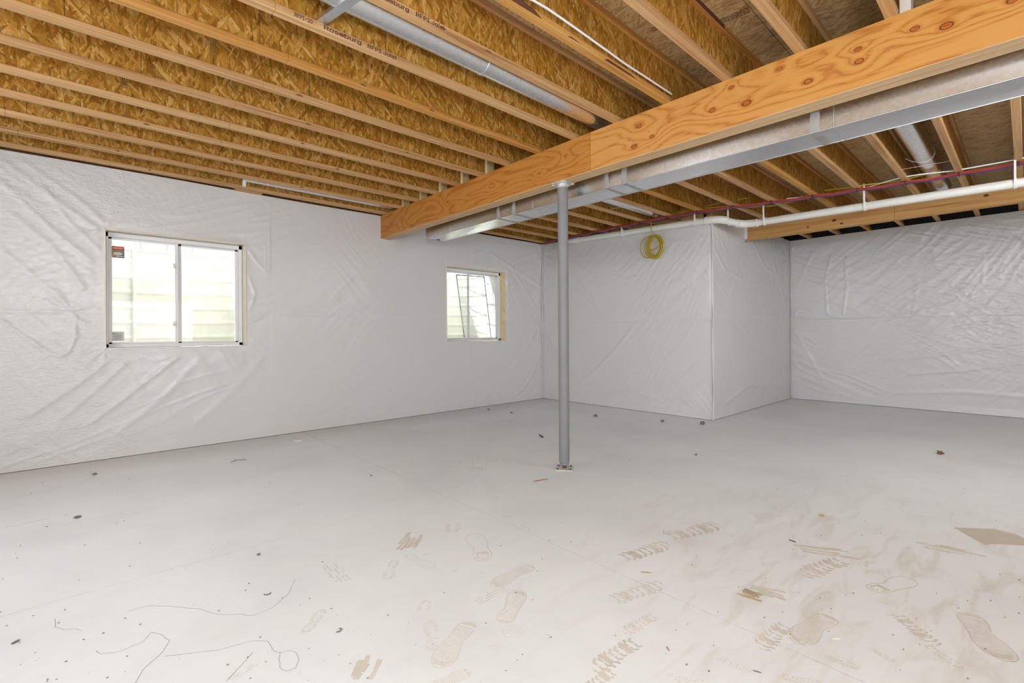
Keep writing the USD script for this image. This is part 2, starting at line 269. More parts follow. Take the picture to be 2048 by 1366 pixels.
plain('faint_print', (0.70, 0.69, 0.67), 0.7); plain('joint_grey', (0.16, 0.155, 0.15), 0.9); plain('crack_line', (0.42, 0.40, 0.37), 0.8); plain('board_stain', (0.53, 0.475, 0.39), 0.75, vary=0.08)
plain('foundation_concrete', (0.42, 0.41, 0.39), 0.8, vary=0.1)
def galv(name, col, rough, bump):
    n = {'g': ('geometry', {}), 'v': ('voronoi_texture', {'scale': 60.0}), 's': ('separate_color', {}), 'r': ('rgb_ramp', {'ramp': [(0, tuple(c * 0.985 for c in col)), (1, col)]}),
         'n': ('noise_texture', {'scale': 2.2, 'detail': 2.0}), 'b': ('bump', {'strength': bump, 'distance': 0.006}), 'rr': ('map_range', {'from_min': 0, 'from_max': 1, 'to_min': rough - 0.01, 'to_max': rough + 0.015}),
         'p': ('principled_bsdf', {'metallic': 1.0})}
    l = [('g.position', 'v.vector'), ('v.color', 's.color'), ('s.r', 'r.fac'), ('r.color', 'p.base_color'), ('s.g', 'rr.value'), ('rr.result', 'p.roughness'), ('g.position', 'n.vector'), ('n.fac', 'b.height'), ('b.normal', 'p.normal')]
    return mat(name, n, l)
galv('galvanised_sheet', (0.74, 0.76, 0.79), 0.24, 0.12); galv('galvanised_pipe', (0.74, 0.76, 0.79), 0.27, 0.0); galv('galvanised_bar', (0.66, 0.70, 0.72), 0.35, 0.02)
plain('mastic', (0.33, 0.32, 0.31), 0.75, bump=(40, 0.6, 0.006), vary=0.15)
plain('painted_steel', (0.215, 0.212, 0.215), 0.5, metal=0.0, vary=0.05); plain('bright_plate', (0.62, 0.62, 0.60), 0.4, metal=0.6, vary=0.15, bump=(90, .3, .002)); plain('base_plate', (0.60, 0.57, 0.50), 0.5, metal=0.2, vary=0.15)
plain('dark_steel', (0.10, 0.085, 0.07), 0.5, metal=0.5)
plain('cream_buck', (0.80, 0.74, 0.58), 0.5, vary=.05); plain('white_vinyl', (0.80, 0.80, 0.79), 0.35); plain('white_pipe', (0.78, 0.77, 0.72), 0.25, vary=0.02); plain('white_strap', (0.82, 0.82, 0.80), 0.4)
plain('red_tube', (0.36, 0.02, 0.02), 0.35); plain('blue_tube', (0.05, 0.05, 0.26), 0.35); plain('orange_tube', (0.75, 0.22, 0.03), 0.4)
plain('yellow_cable', (0.50, 0.36, 0.02), 0.4); plain('white_cable', (0.80, 0.80, 0.82), 0.35); plain('black_plastic', (0.015, 0.015, 0.02), 0.4)
plain('ink', (0.10, 0.045, 0.025), 0.8); plain('green_ink', (0.20, 0.14, 0.04), 0.8); plain('joint_dark', (0.10, 0.045, 0.015), 0.9); plain('wood_knot', (0.22, 0.10, 0.04), 0.7); plain('dark_stain', (0.13, 0.045, 0.02), 0.8)
plain('rim_shade_black', (0.006, 0.006, 0.007), 0.7)  # black that paints deep shade around the right-hand rim
plain('well_steel', (0.84, 0.82, 0.76), 0.45, vary=0.05); plain('grate_bar', (0.80, 0.82, 0.82), 0.4); plain('gravel', (0.55, 0.50, 0.42), 0.9, vary=0.3, bump=(60, 1, .02)); plain('soil', (0.30, 0.26, 0.18), 0.9, vary=0.2)
plain('sticker_red', (0.55, 0.06, 0.02), 0.5); plain('sticker_pink', (0.85, 0.30, 0.20), 0.5); plain('sticker_grey', (0.33, 0.34, 0.28), 0.5, vary=0.5); plain('sticker_orange', (0.70, 0.30, 0.06), 0.5); plain('sticker_white', (0.66, 0.66, 0.63), 0.5); plain('print_grey', (0.30, 0.30, 0.29), 0.6); plain('sticker_pale', (0.72, 0.72, 0.68), 0.5)
plain('screen_frame', (0.22, 0.23, 0.23), 0.5); plain('pen_body', (0.02, 0.03, 0.09), 0.3); plain('pen_cap', (0.01, 0.01, 0.015), 0.3)
plain('dry_leaf', (0.26, 0.15, 0.07), 0.8, vary=0.3); plain('wood_chip', (0.62, 0.42, 0.19), 0.7, vary=0.2); plain('clod', (0.22, 0.185, 0.14), 0.9, vary=0.3); plain('wire_dark', (0.12, 0.11, 0.10), 0.5); plain('pale_chip', (0.80, 0.77, 0.70), 0.7); plain('twig', (0.34, 0.20, 0.09), 0.8)
mat('window_glass', {'t': ('transparent_bsdf', {'color': (0.97, 0.99, 0.98)}), 'gl': ('glossy_bsdf', {'roughness': 0.02}), 'fr': ('fresnel', {'IOR': 1.45}), 'm': ('mix_closure', {})}, [('fr.fac', 'm.fac'), ('t.BSDF', 'm.closure1'), ('gl.BSDF', 'm.closure2')], 'm.closure')
mat('screen_mesh', {'t': ('transparent_bsdf', {}), 'd': ('diffuse_bsdf', {'color': (0.2, 0.2, 0.2)}), 'm': ('mix_closure', {'fac': 0.18})}, [('t.BSDF', 'm.closure1'), ('d.BSDF', 'm.closure2')], 'm.closure')

# ------------------------------------------------------------------ dimensions
XN, XM, XR = -2.4, 6.19, 9.20          # near wall, middle wall, right wall
YB, YRET, YW = -3.0, 2.81, 5.885       # rear wall, return wall, window wall
ZJ, ZD = 2.742, 3.044                  # joist bottoms, deck underside
WIN = [(0.254, 1.431, 1.042, 2.162), (4.130, 5.288, 1.040, 2.168)]
YO = 6.34                              # outer face of the window wall

# ------------------------------------------------------------------ floor
def joint_x(y): return 1.915 + 0.02 * y
floor = thing('floor', 'pale grey dusty concrete slab with saw-cut joints and boot prints', 'floor', kind='structure')
gap = 0.0016; YJ = 2.895
lo, hi = -2.6, 9.4
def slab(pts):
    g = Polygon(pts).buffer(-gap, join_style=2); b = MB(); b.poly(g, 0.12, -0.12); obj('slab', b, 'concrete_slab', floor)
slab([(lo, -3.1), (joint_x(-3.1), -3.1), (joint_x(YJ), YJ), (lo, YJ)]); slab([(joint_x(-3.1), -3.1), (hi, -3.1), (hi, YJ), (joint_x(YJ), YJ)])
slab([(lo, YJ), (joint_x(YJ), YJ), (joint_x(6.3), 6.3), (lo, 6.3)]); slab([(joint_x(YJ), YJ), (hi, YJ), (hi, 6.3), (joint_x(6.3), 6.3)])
b = MB(); b.box(lo, hi, -3.1, 6.3, -0.14, -0.121); b.box(lo, hi, YJ - .003, YJ + .003, -0.12, -0.0012)
b.add([(joint_x(-3.1) - .003, -3.1, -.0012), (joint_x(-3.1) + .003, -3.1, -.0012), (joint_x(6.3) + .003, 6.3, -.0012), (joint_x(6.3) - .003, 6.3, -.0012)], [[0, 1, 2, 3]])
obj('joint_filler', b, 'joint_grey', floor)

def unp(px, py, z=0.0):
    d = FW + RT * (px - 1024) / F_PX - UP * (py - (683 + DY)) / F_PX
    return CAM + d * (z - CAM[2]) / d[2]
# boot prints: sole shapes in a unit frame, heel at x=0, toe at x=1
def sole(w=0.36):
    t = np.linspace(0, 1, 40); half = np.interp(t, [0, .03, .10, .22, .42, .62, .78, .90, .97, 1.0], [.0, .55, .80, .86, .68, .92, 1.0, .82, .46, 0]) * w / 2
    off = np.interp(t, [0, .4, .75, 1], [0, -.02, .015, .035])
    return Polygon(list(zip(t, off + half)) + list(zip(t[::-1], (off - half)[::-1])))
def pattern(kind, r):
    S = sole(); out = []
    if kind == 'stripes':
        out.append(S.difference(S.buffer(-0.016)))
        for k in range(4, 27):
            x = k / 29; out.append(LineString([(x + .02 * abs(t) * 3, t) for t in np.linspace(-.2, .2, 9)]).buffer(0.0085).intersection(S.buffer(-.028)))
        out.append(sbox(0.02, -.12, .09, .12).intersection(S.buffer(-.02))); out.append(Polygon([(.80, -.14), (.95, -.05), (.95, .1), (.84, .13), (.88, 0)]).intersection(S.buffer(-.02)))
    elif kind == 'chevron':
        for k in range(9):
            x = 0.06 + k * 0.108
            for sgn in (-1, 1):
                out.append(LineString([(x, sgn * .175), (x + .012, sgn * .115), (x + .065, sgn * .085), (x + .055, sgn * .012)]).buffer(0.021, cap_style=2).intersection(S))
        for k in range(2): out.append(sbox(.25 + .4 * k, -.16, .33 + .4 * k, .10).intersection(S.buffer(-.01)))
    elif kind in ('lugs', 'heel'):
        ring = S.buffer(-0.01).exterior
        for k in range(44):
            q = ring.interpolate(k / 44, normalized=True); c = ring.interpolate(k / 44 + .003, normalized=True)
            if kind == 'heel' and q.x > 0.36: continue
            if r.random() < 0.12: continue
            tx, ty = c.x - q.x, c.y - q.y; nn = math.hypot(tx, ty) + 1e-9; nx, ny = -ty / nn, tx / nn
            if not S.contains(Point(q.x + nx * .03, q.y + ny * .03)): nx, ny = -nx, -ny
            out.append(LineString([(q.x, q.y), (q.x + nx * .085, q.y + ny * .085)]).buffer(0.0105, cap_style=2))
        if kind == 'lugs':
            for k in range(8): out.append(affinity.rotate(Point(.2 + .085 * k, r.uniform(-.04, .04)).buffer(.02), 30 * k))
    elif kind == 'blocks':
        for i in range(11):
            for j in range(4):
                if r.random() < 0.25: continue
                out.append(affinity.rotate(sbox(.05 + i * .085, -.15 + j * .085, .10 + i * .085, -.105 + j * .085), 25 * (j % 2) - 12).intersection(S))
    elif kind == 'outline':
        out.append(S.difference(S.buffer(-0.018))); out.append(sbox(.02, -.2, .3, .2).intersection(S.buffer(-.05)).difference(sbox(.08, -.08, .22, .06)))
    elif kind == 'rings':
        for rr in (.12, .26, .42): out.append(Point(.5, 0).buffer(rr).difference(Point(.5, 0).buffer(rr - .05)))
    elif kind == 'smear':
        for k in range(9):
            x0 = r.uniform(0, .35); out.append(affinity.rotate(sbox(x0, -.02, x0 + r.uniform(.3, .65), .02), r.uniform(-6, 6)).buffer(r.uniform(.0, .02)).intersection(sbox(-.1, -.4, 1.1, .4)))
            out[-1] = affinity.translate(out[-1], 0, r.uniform(-.18, .18))
    g = unary_union([o for o in out if not o.is_empty]).buffer(0)
    # worn away in patches
    holes = [Point(r.uniform(0, 1), r.uniform(-.2, .2)).buffer(r.uniform(.008, .03)) for _ in range(7)]
    return g.difference(unary_union(holes)).simplify(0.002)
PR = [('stripes', (1003, 1247), (1044, 1180), 'dust_print'), ('stripes', (942, 1244), (868, 1336), 'dust_print'), ('stripes', (1066, 1131), (981, 1171), 'dust_print'), ('lugs', (863, 1303), (861, 1240), 'dust_print'),
      ('heel', (853, 1200), (838, 1262), 'dust_print'), ('stripes', (940, 1343), (842, 1388), 'dust_print'), ('blocks', (1012, 1174), (950, 1206), 'dust_print'), ('blocks', (1062, 1158), (1015, 1182), 'faint_print'), ('rings', (974, 1293), (996, 1293), 'faint_print'),
      ('rings', (1003, 1272), (1046, 1255), 'faint_print'), ('outline', (968, 1122), (950, 1067), 'dust_print'), ('lugs', (792, 1120), (770, 1160), 'dust_print'), ('smear', (806, 1103), (838, 1058), 'dirt_print'), ('lugs', (812, 1108), (868, 1138), 'faint_print'),
      ('heel', (905, 1066), (905, 1020), 'dust_print'), ('chevron', (1239, 1118), (1338, 1088), 'dirt_print'), ('chevron', (1219, 1202), (1326, 1168), 'dust_print'), ('chevron', (1313, 1230), (1247, 1266), 'dust_print'), ('chevron', (1278, 1281), (1184, 1340), 'dirt_print'),
      ('chevron', (1228, 1340), (1160, 1392), 'dirt_print'), ('stripes', (1664, 1233), (1583, 1283), 'dirt_print'), ('chevron', (1576, 1248), (1516, 1296), 'dirt_print'), ('rings', (1664, 1252), (1706, 1252), 'dust_print'), ('lugs', (1646, 1312), (1722, 1338), 'dirt_print'),
      ('blocks', (1736, 1293), (1792, 1326), 'dirt_print'), ('smear', (1476, 1181), (1542, 1203), 'brown_dirt'), ('smear', (1500, 1172), (1580, 1196), 'dirt_print'), ('chevron', (1791, 1226), (1872, 1292), 'dirt_print'), ('lugs', (1850, 1288), (1926, 1340), 'dirt_print'), ('stripes', (1936, 1226), (2006, 1322), 'dirt_print'),
      ('blocks', (1432, 1314), (1506, 1346), 'dust_print'), ('blocks', (1330, 1352), (1420, 1372), 'dust_print'), ('lugs', (1560, 1352), (1650, 1372), 'dirt_print'), ('lugs', (605, 1268), (650, 1218), 'dust_print'), ('smear', (716, 1366), (750, 1305), 'dirt_print'), ('blocks', (455, 1360), (510, 1330), 'dust_print'),
      ('outline', (1022, 1030), (975, 1045), 'faint_print'), ('heel', (890, 1000), (870, 985), 'faint_print'), ('lugs', (1150, 1095), (1190, 1075), 'faint_print'), ('chevron', (1330, 1075), (1440, 1050), 'dirt_print'), ('blocks', (655, 1128), (690, 1165), 'dust_print'), ('lugs', (1290, 1015), (1350, 990), 'faint_print'),
      ('outline', (950, 945), (965, 915), 'faint_print'), ('heel', (1040, 1055), (1100, 1035), 'faint_print'), ('smear', (1830, 1085), (1990, 1120), 'dirt_print'), ('smear', (1590, 1095), (1720, 1110), 'dirt_print'), ('chevron', (1690, 1120), (1600, 1150), 'dirt_print'), ('outline', (1740, 1180), (1830, 1160), 'dirt_print')]
for i, (kind, a, c, mm) in enumerate(PR):
    A, B_ = unp(*a)[:2], unp(*c)[:2]; L = np.linalg.norm(B_ - A); th = math.atan2(*(B_ - A)[::-1])
    g = pattern(kind, random.Random(i)); sc = L if kind != 'heel' else L
    ysc = sc if kind not in ('smear',) else max(sc, .25)
    g = affinity.translate(affinity.rotate(affinity.scale(g, sc, ysc * (0.95 if kind != 'rings' else 1), origin=(0, 0)), th, origin=(0, 0), use_radians=True), A[0], A[1])
    b = MB(); b.poly(g, 0.0003, 0.0002 + 0.00007 * (i % 5))
    if b.n: obj('footprint', b, mm, floor)
b = MB(); b.poly(Polygon([unp(*q)[:2] for q in [(1908, 1055), (1990, 1058), (2030, 1068), (2062, 1082), (2062, 1092), (1985, 1088), (1970, 1090), (1940, 1074)]]), 0.0004, 0.0001); obj('board_mark', b, 'board_stain', floor, label='tan rectangular patch where a board lay')
CR = [[(107, 1240), (112, 1252), (130, 1258), (165, 1260)], [(195, 1300), (205, 1308), (250, 1300), (290, 1280), (305, 1262), (320, 1268), (337, 1282), (325, 1305), (290, 1335), (272, 1366)], [(255, 1222), (300, 1212), (380, 1215), (440, 1228), (510, 1230), (545, 1215), (575, 1190), (590, 1160)],
      [(330, 1312), (440, 1300), (500, 1283), (535, 1284), (545, 1297), (562, 1305), (575, 1302), (590, 1305), (598, 1318), (592, 1335), (575, 1341), (560, 1335), (556, 1318), (562, 1302)], [(503, 1308), (450, 1366)], [(0, 1058), (60, 1045), (100, 1036)]]
for q in CR:
    P = np.array([unp(*p)[:2] for p in q]); t = np.linspace(0, len(P) - 1, 40); P = np.stack([np.interp(t, range(len(P)), P[:, k]) for k in (0, 1)], 1)
    P += (meshkit.noise(np.stack([P[:, 0] * 25, P[:, 1] * 25, P[:, 0] * 0], 1)) - .5)[:, None] * 0.012
    b = MB(); b.poly(LineString(P).buffer(0.0011, quad_segs=2).simplify(.0003), 0.0003, 0.0002); obj('crack', b, 'crack_line', floor)

# ------------------------------------------------------------------ walls: concrete behind, loose plastic sheet in front
def nz(u, v, k, seed): return meshkit.noise(np.stack([u * k, v * k, np.zeros_like(u) + seed * 3.7], -1), seed)
def seg_dist(u, v, pts):
    d = np.full(u.shape, 9.0); P = np.asarray(pts, float)
    for a, b2 in zip(P[:-1], P[1:]):
        ab = b2 - a; t = np.clip(((u - a[0]) * ab[0] + (v - a[1]) * ab[1]) / (ab @ ab), 0, 1)
        d = np.minimum(d, np.hypot(u - a[0] - t * ab[0], v - a[1] - t * ab[1]))
    return d
def drape(u, v, seed, seam, anchors=(), ridges=(), crinkle=1.0, vert=(), amp=1.0):
    h = 0.022 * (nz(u, v, 0.9, seed) - .5) + 0.010 * (nz(u, v, 2.3, seed + 1) - .5)
    for i, a in enumerate((0.75, -0.7, 0.35, -1.05)):
        p, q = u * math.cos(a) + v * math.sin(a), -u * math.sin(a) + v * math.cos(a)
        w = 0.05 * (nz(u, v, 2.5, seed + 20 + i) - .5) * 2
        r = 1 - np.abs(2 * meshkit.noise(np.stack([p * 1.6, (q + w) * 13.0, np.zeros_like(u) + i], -1), seed + 5 + i) - 1)
        mk = np.clip((nz(u, v, 1.1, seed + 9 + i) - .47) * 5, 0, 1)
        h += amp * 0.0045 * mk * r ** 3
    cz = np.clip((nz(u, v, 0.8, seed + 31) - .40) * 4, 0, 1) * crinkle
    uu, vv = u + .05 * nz(u, v, 5, seed + 40), v + .05 * nz(u, v, 5, seed + 41)
    h += cz * 0.0020 * (meshkit.noise(np.stack([uu * 26, vv * 34, np.zeros_like(u)], -1), seed + 42) - .5) * 2
    for au, av, am, R, nf, ph in anchors:
        du, dv = u - au, v - av; rr = np.hypot(du, dv); th = np.arctan2(dv, du)
        h += .42 * am * np.exp(-rr / R) * np.clip(rr / .05, 0, 1) * np.sin(nf * th + ph + 5 * nz(u, v, 2.2, seed + 50)) * np.clip(2 * meshkit.noise(np.stack([th * .9 + au * 7, th * 0, th * 0], -1), seed + 77) - .35, 0, 1.2)
    for pts, am, wd in ridges:
        d = seg_dist(u, v, pts); h += .6 * am * np.exp(-(d / (wd * .8)) ** 2)
    sv = seam + .012 * (nz(u, v * 0, 1.2, seed + 60) - .5)
    h += 0.004 * (np.tanh((v - sv) / 0.006)) * np.clip(nz(u, v * 0, 1.0, seed + 61) * 2 - .3, .25, 1) - 0.004 * np.exp(-((v - sv) / .012) ** 2)
    h -= 0.004 * np.exp(-((v - sv) / .12) ** 2)
    for vu in vert: h -= 0.010 * np.exp(-((u - vu) / .018) ** 2); 
    return h
def sheet(u0, u1, v0, v1, step, hf, place, holes=(), tv=None, smooth=True):
    nu, nv = int((u1 - u0) / step) + 1, int((v1 - v0) / step) + 1
    us, vs = np.linspace(u0, u1, nu), np.linspace(v0, v1, nv)
    for a, b2, c, d in holes:
        for q in (a, b2): us[np.argmin(abs(us - q))] = q
        for q in (c, d): vs[np.argmin(abs(vs - q))] = q
    U, V = np.meshgrid(us, vs, indexing='ij'); h = hf(U, V)
    e = np.clip((V - v0) / .10, 0, 1) * np.clip((v1 - V) / .12, 0, 1) * .9 + .1
    h = h * e * np.clip((U - u0) / .05, .15, 1) * np.clip((u1 - U) / .05, .15, 1)
    for a, b2, c, d in holes:
        dist = np.maximum(np.maximum(a - U, U - b2), np.maximum(c - V, V - d)); h = np.where(dist < .06, h * np.clip(dist / .06, 0, 1), h)
    if tv is not None: V = v0 + (V - v0) * (tv(U) - v0) / (v1 - v0)
    P = place(U, V, h); idx = np.arange(nu * nv).reshape(nu, nv)
    q = np.stack([idx[:-1, :-1], idx[1:, :-1], idx[1:, 1:], idx[:-1, 1:]], -1); cu, cv = (U[:-1, :-1] + U[1:, 1:]) / 2, (V[:-1, :-1] + V[1:, 1:]) / 2
    keep = np.ones(cu.shape, bool)
    for a, b2, c, d in holes: keep &= ~((cu > a) & (cu < b2) & (cv > c) & (cv < d))
    f = q[keep]; f = np.vstack([f[:, [0, 1, 2]], f[:, [0, 2, 3]]]); return (P.reshape(-1, 3), f)
ST = 0.0125
wl = thing('wall_left', 'long window wall hung with loose white vapour sheet', 'wall', kind='structure')
R = lambda *p: [tuple(q) for q in p]
RIDL = [(R((-.42, 1.30), (-.25, 1.12), (-.12, 1.00), (-.06, .98), (.0, 1.02), (.04, 1.15), (.045, 1.34)), .016, .016), (R((-.25, 1.34), (-.20, 1.05)), .006, .03),
        (R((.26, .92), (.05, .72), (-.25, .48)), .014, .035), (R((.40, .90), (.18, .66), (-.05, .42)), .010, .03), (R((.80, .93), (.45, .62), (.15, .36)), .013, .03), (R((1.0, .92), (.7, .55), (.35, .25)), .009, .04),
        (R((.52, .95), (.62, .90), (.75, .94)), .006, .012), (R((-.42, 2.66), (-.05, 2.35), (.20, 2.15)), .012, .03), (R((-.30, 2.68), (.05, 2.42), (.24, 2.22)), .010, .025), (R((-.40, 2.45), (-.1, 2.1), (.15, 1.85)), .012, .03), (R((-.35, 2.2), (-.1, 1.95), (.1, 1.6)), .010, .03),
        (R((-.2, 2.55), (.0, 2.2), (.22, 1.95)), .009, .02), (R((-.42, 1.9), (-.2, 1.65), (.02, 1.40)), .009, .03), (R((1.45, 2.14), (1.55, 1.98), (1.66, 1.86)), .007, .015), (R((1.47, 1.80), (1.53, 1.62), (1.48, 1.45)), .012, .02), (R((1.45, 1.30), (1.60, 1.36)), .010, .02), (R((1.64, 2.16), (1.65, 1.42)), .004, .008),
        (R((1.9, .32), (2.05, .27), (2.2, .22)), .010, .03), (R((1.6, .9), (1.3, .55), (1.0, .28)), .007, .05), (R((5.4, 2.3), (5.8, 1.85), (6.1, 1.5)), .010, .03), (R((5.0, 2.45), (5.6, 2.2), (6.1, 2.0)), .008, .03), (R((6.1, 1.3), (5.8, .9), (5.5, .6)), .009, .03), (R((6.1, .7), (5.9, .4), (5.7, .2)), .010, .025), (R((4.3, 2.25), (4.9, 2.5)), .006, .03)]
hfL = lambda u, v: drape(u, v, 3, 1.372, [(.01, 1.37, .010, .22, 9, 0), (.25, 1.04, .009, .25, 9, 1), (.25, 2.16, .009, .3, 8, 2), (1.43, 2.16, .006, .25, 7, 0), (1.43, 1.05, .005, .25, 7, 0), (6.15, 1.38, .012, .4, 9, 1), (6.15, 1.95, .010, .35, 9, 2), (4.13, 2.17, .004, .3, 7, 0), (5.29, 2.17, .006, .4, 7, 1)], RIDL, np.clip((1.6 - u) / 1.6, .15, 1) + np.clip((u - 4.8), 0, .5), amp=1.0) * np.where((u > 1.7) & (u < 4.6), .45, 1.0)
top_l = lambda u: 2.742 + 0.004 * np.sin(u * 2.2)
obj('vapour_sheet', sheet(-2.4, 6.215, 0.004, 2.742, ST, hfL, lambda U, V, h: np.stack([U, YW - h, V], -1), WIN, top_l), 'vapour_sheet_left', wl, smooth=True)
b = MB(); xs = [-2.6, WIN[0][0] - .04, WIN[0][1] + .04, WIN[1][0] - .04, WIN[1][1] + .04, 9.5]
for i in range(5):
    if i % 2: b.box(xs[i], xs[i + 1], 6.0, YO, -.1, 1.0); b.box(xs[i], xs[i + 1], 6.0, 6.30, 2.21, 2.70)
    else: b.box(xs[i], xs[i + 1], 6.0, YO, -.1, 2.70)
obj('foundation', b, 'foundation_concrete', wl)
b = MB(); b.box(-2.6, 6.4, 5.965, 6.10, 2.70, ZJ); obj('sill_plate', b, 'header_timber', wl)
b = MB(); b.box(-2.6, 9.5, 6.10, 6.145, ZJ, ZD); b.box(6.36, 6.40, 2.90, 6.2, 2.62, ZD); b.box(6.36, 9.5, 2.96, 3.0, 2.62, ZD); obj('rim_board', b, 'header_timber', wl)

wm = thing('wall_back', 'short middle wall under the white pipe wrapped in white vapour sheet', 'wall', kind='structure')
RIDM = [(R((4.05, 1.22), (4.3, .95), (4.65, .62), (5.0, .35), (5.35, .16)), .018, .03), (R((5.7, 2.5), (5.2, 2.2), (4.8, 1.85), (4.6, 1.5)), .012, .03), (R((5.75, 2.25), (5.3, 1.9), (5.0, 1.6)), .010, .025), (R((5.5, 2.55), (4.9, 2.2), (4.5, 1.9)), .008, .04), (R((5.8, 1.2), (5.5, .8), (5.3, .4)), .009, .03), (R((4.4, .22), (4.0, .28), (3.6, .22)), .010, .04), (R((2.87, 2.5), (3.2, 2.48), (3.6, 2.52)), .006, .03), (R((3.9, 2.05), (4.1, 2.0), (4.4, 2.1)), .005, .02)]
hfM = lambda u, v: drape(u, v, 11, 1.372, [(5.86, 1.38, .012, .4, 9, 0), (5.86, 1.95, .010, .35, 9, 2), (5.86, 2.55, .010, .4, 8, 1), (2.84, 2.45, .004, .3, 9, 0)], RIDM, np.clip((u - 3.9) / 1.2, .25, 1), amp=.8)
obj('vapour_sheet', sheet(2.795, 5.90, 0.004, 2.742, ST, hfM, lambda U, V, h: np.stack([XM - h, U, V], -1), (), lambda u: 2.645 + .09 * np.clip((u - 2.8) / 3.0, 0, 1)), 'vapour_sheet_back', wm, smooth=True)
b = MB(); b.box(6.36, 6.6, 2.96, 6.3, -.1, 2.62); obj('foundation', b, 'foundation_concrete', wm)

wt = thing('wall_return', 'shaded return wall turning the outside corner wrapped in white vapour sheet', 'wall', kind='structure')
RIDT = [(R((6.3, 2.3), (6.6, 2.05), (7.0, 1.95)), .008, .03), (R((7.6, 2.5), (8.0, 2.2), (8.4, 2.1)), .010, .03), (R((8.32, 2.45), (8.36, 1.8), (8.38, 1.0)), .010, .012), (R((8.4, 2.3), (8.8, 1.8), (9.1, 1.45)), .010, .04), (R((6.6, .2), (7.4, .38), (8.2, .30), (9.1, .24)), .016, .04), (R((7.0, 1.3), (7.5, 1.05), (8.2, .8)), .006, .04)]
hfT = lambda u, v: drape(u, v, 17, 1.372, [(9.12, 1.38, .010, .4, 8, 0), (9.12, 2.4, .010, .5, 8, 0)], RIDT, 1.0, amp=.8)
obj('vapour_sheet', sheet(6.175, 9.215, 0.004, 2.742, ST, hfT, lambda U, V, h: np.stack([U, YRET - h, V], -1), (), lambda u: 2.645 + .095 * np.clip((u - 6.2) / .9, 0, 1)), 'vapour_sheet_return', wt, smooth=True)
b = MB(); b.box(6.36, 9.5, 2.96, 3.2, -.1, 2.62); obj('foundation', b, 'foundation_concrete', wt)

wr = thing('wall_right', 'far right wall with glossy crinkled white vapour sheet and a mid-height seam', 'wall', kind='structure')
RIDR = [(R((2.2, 2.4), (2.28, 2.0), (2.25, 1.45)), .012, .02), (R((2.0, 2.35), (1.98, 1.9), (2.03, 1.45)), .014, .022), (R((2.45, 2.5), (2.6, 2.2), (2.7, 1.9)), .010, .03), (R((1.35, 1.38), (.95, 1.48), (.55, 1.62)), .010, .03), (R((1.2, 2.2), (1.1, 1.9), (1.15, 1.5)), .009, .03), (R((.95, 2.5), (.9, 2.1), (.7, 1.75), (.5, 1.6)), .010, .025),
        (R((.2, 2.5), (-.1, 2.1), (-.4, 1.9)), .010, .03), (R((.5, 2.6), (.4, 2.2), (.42, 1.8)), .008, .025), (R((1.5, .72), (.9, .80), (.3, .95), (-.3, 1.08)), .014, .035), (R((1.2, .52), (.6, .60), (0, .75), (-.5, .85)), .014, .03), (R((1.4, .22), (.6, .30), (-.2, .28)), .012, .04), (R((.7, 1.2), (.3, 1.28), (-.3, 1.22)), .012, .03), (R((2.75, 1.2), (2.5, .7), (2.3, .3)), .008, .04)]
hfR = lambda u, v: drape(u, v, 23, 1.365, [(2.78, 1.38, .012, .35, 9, 0), (.62, 1.55, .008, .35, 11, 0), (1.2, 1.38, .007, .3, 9, 0), (2.78, 2.5, .01, .4, 8, 0), (.3, 1.37, .008, .4, 9, 1)], RIDR, np.clip((1.9 - u) / .9, .2, 1.5), amp=1.2)
obj('vapour_sheet', sheet(-3.0, 2.825, 0.004, 2.742, ST, hfR, lambda U, V, h: np.stack([XR - h, U, V], -1), (), lambda u: 2.735 + 0 * u), 'vapour_sheet_right', wr, smooth=True)
b = MB(); b.box(9.36, 9.6, -3.2, 3.2, -.1, 2.70); obj('foundation', b, 'foundation_concrete', wr)
b = MB(); b.box(9.24, 9.40, -3.1, 3.0, 2.70, ZJ); b.box(9.42, 9.45, -3.1, 3.2, ZJ, ZD + .01); obj('sill_plate', b, 'rim_shade_black', wr)  # plate and rim coloured black to paint the shade above the sheet
# corner beads: welted plastic seams running up the inside and outside corners
for nm, x, y, z1 in (('inside corner', 6.165, 5.86, 2.70), ('outside corner', 6.182, 2.803, 2.64), ('far corner', 9.175, 2.785, 2.71)):
    zs = np.linspace(.01, z1, 60); b = MB(); b.tube(np.stack([x + .004 * np.sin(zs * 9), y + .004 * np.cos(zs * 7), zs], 1), .0065 + .002 * np.sin(zs * 13), 8); obj('corner_seam', b, 'vapour_sheet_back', wm if 'far' not in nm else wr, smooth=True)

# walls behind the camera, with recesses added to hold two of the fill lights
wn = thing('wall_near', 'plain rear wall behind the camera with a wide recess added for a fill light', 'wall', kind='structure')
b = MB(); b.box(-2.62, -2.42, -3.2, -1.0, 0, ZJ); b.box(-2.62, -2.42, 1.4, 6.3, 0, ZJ); b.box(-2.62, -2.42, -1.0, 1.4, 2.12, ZJ); b.box(-2.62, -2.58, -1.0, 1.4, 0, 2.12); obj('panel', b, 'white_strap', wn)
wb = thing('wall_rear', 'plain side wall behind the camera with a recess added for a fill light', 'wall', kind='structure')
b = MB(); b.box(-2.6, 0, -3.2, -3.0, 0, ZJ); b.box(2.4, 9.5, -3.2, -3.0, 0, ZJ); b.box(0, 2.4, -3.2, -3.0, 0, .7); b.box(0, 2.4, -3.2, -3.0, 2.0, ZJ); b.box(0, 2.4, -3.2, -3.16, .7, 2.0); obj('panel', b, 'white_strap', wb)
b = MB(); b.box(-2.62, 9.5, -3.2, -3.12, ZJ, ZD); b.box(-2.62, -2.56, -3.2, 6.2, ZJ, ZD); obj('rim_board', b, 'header_timber', wb)

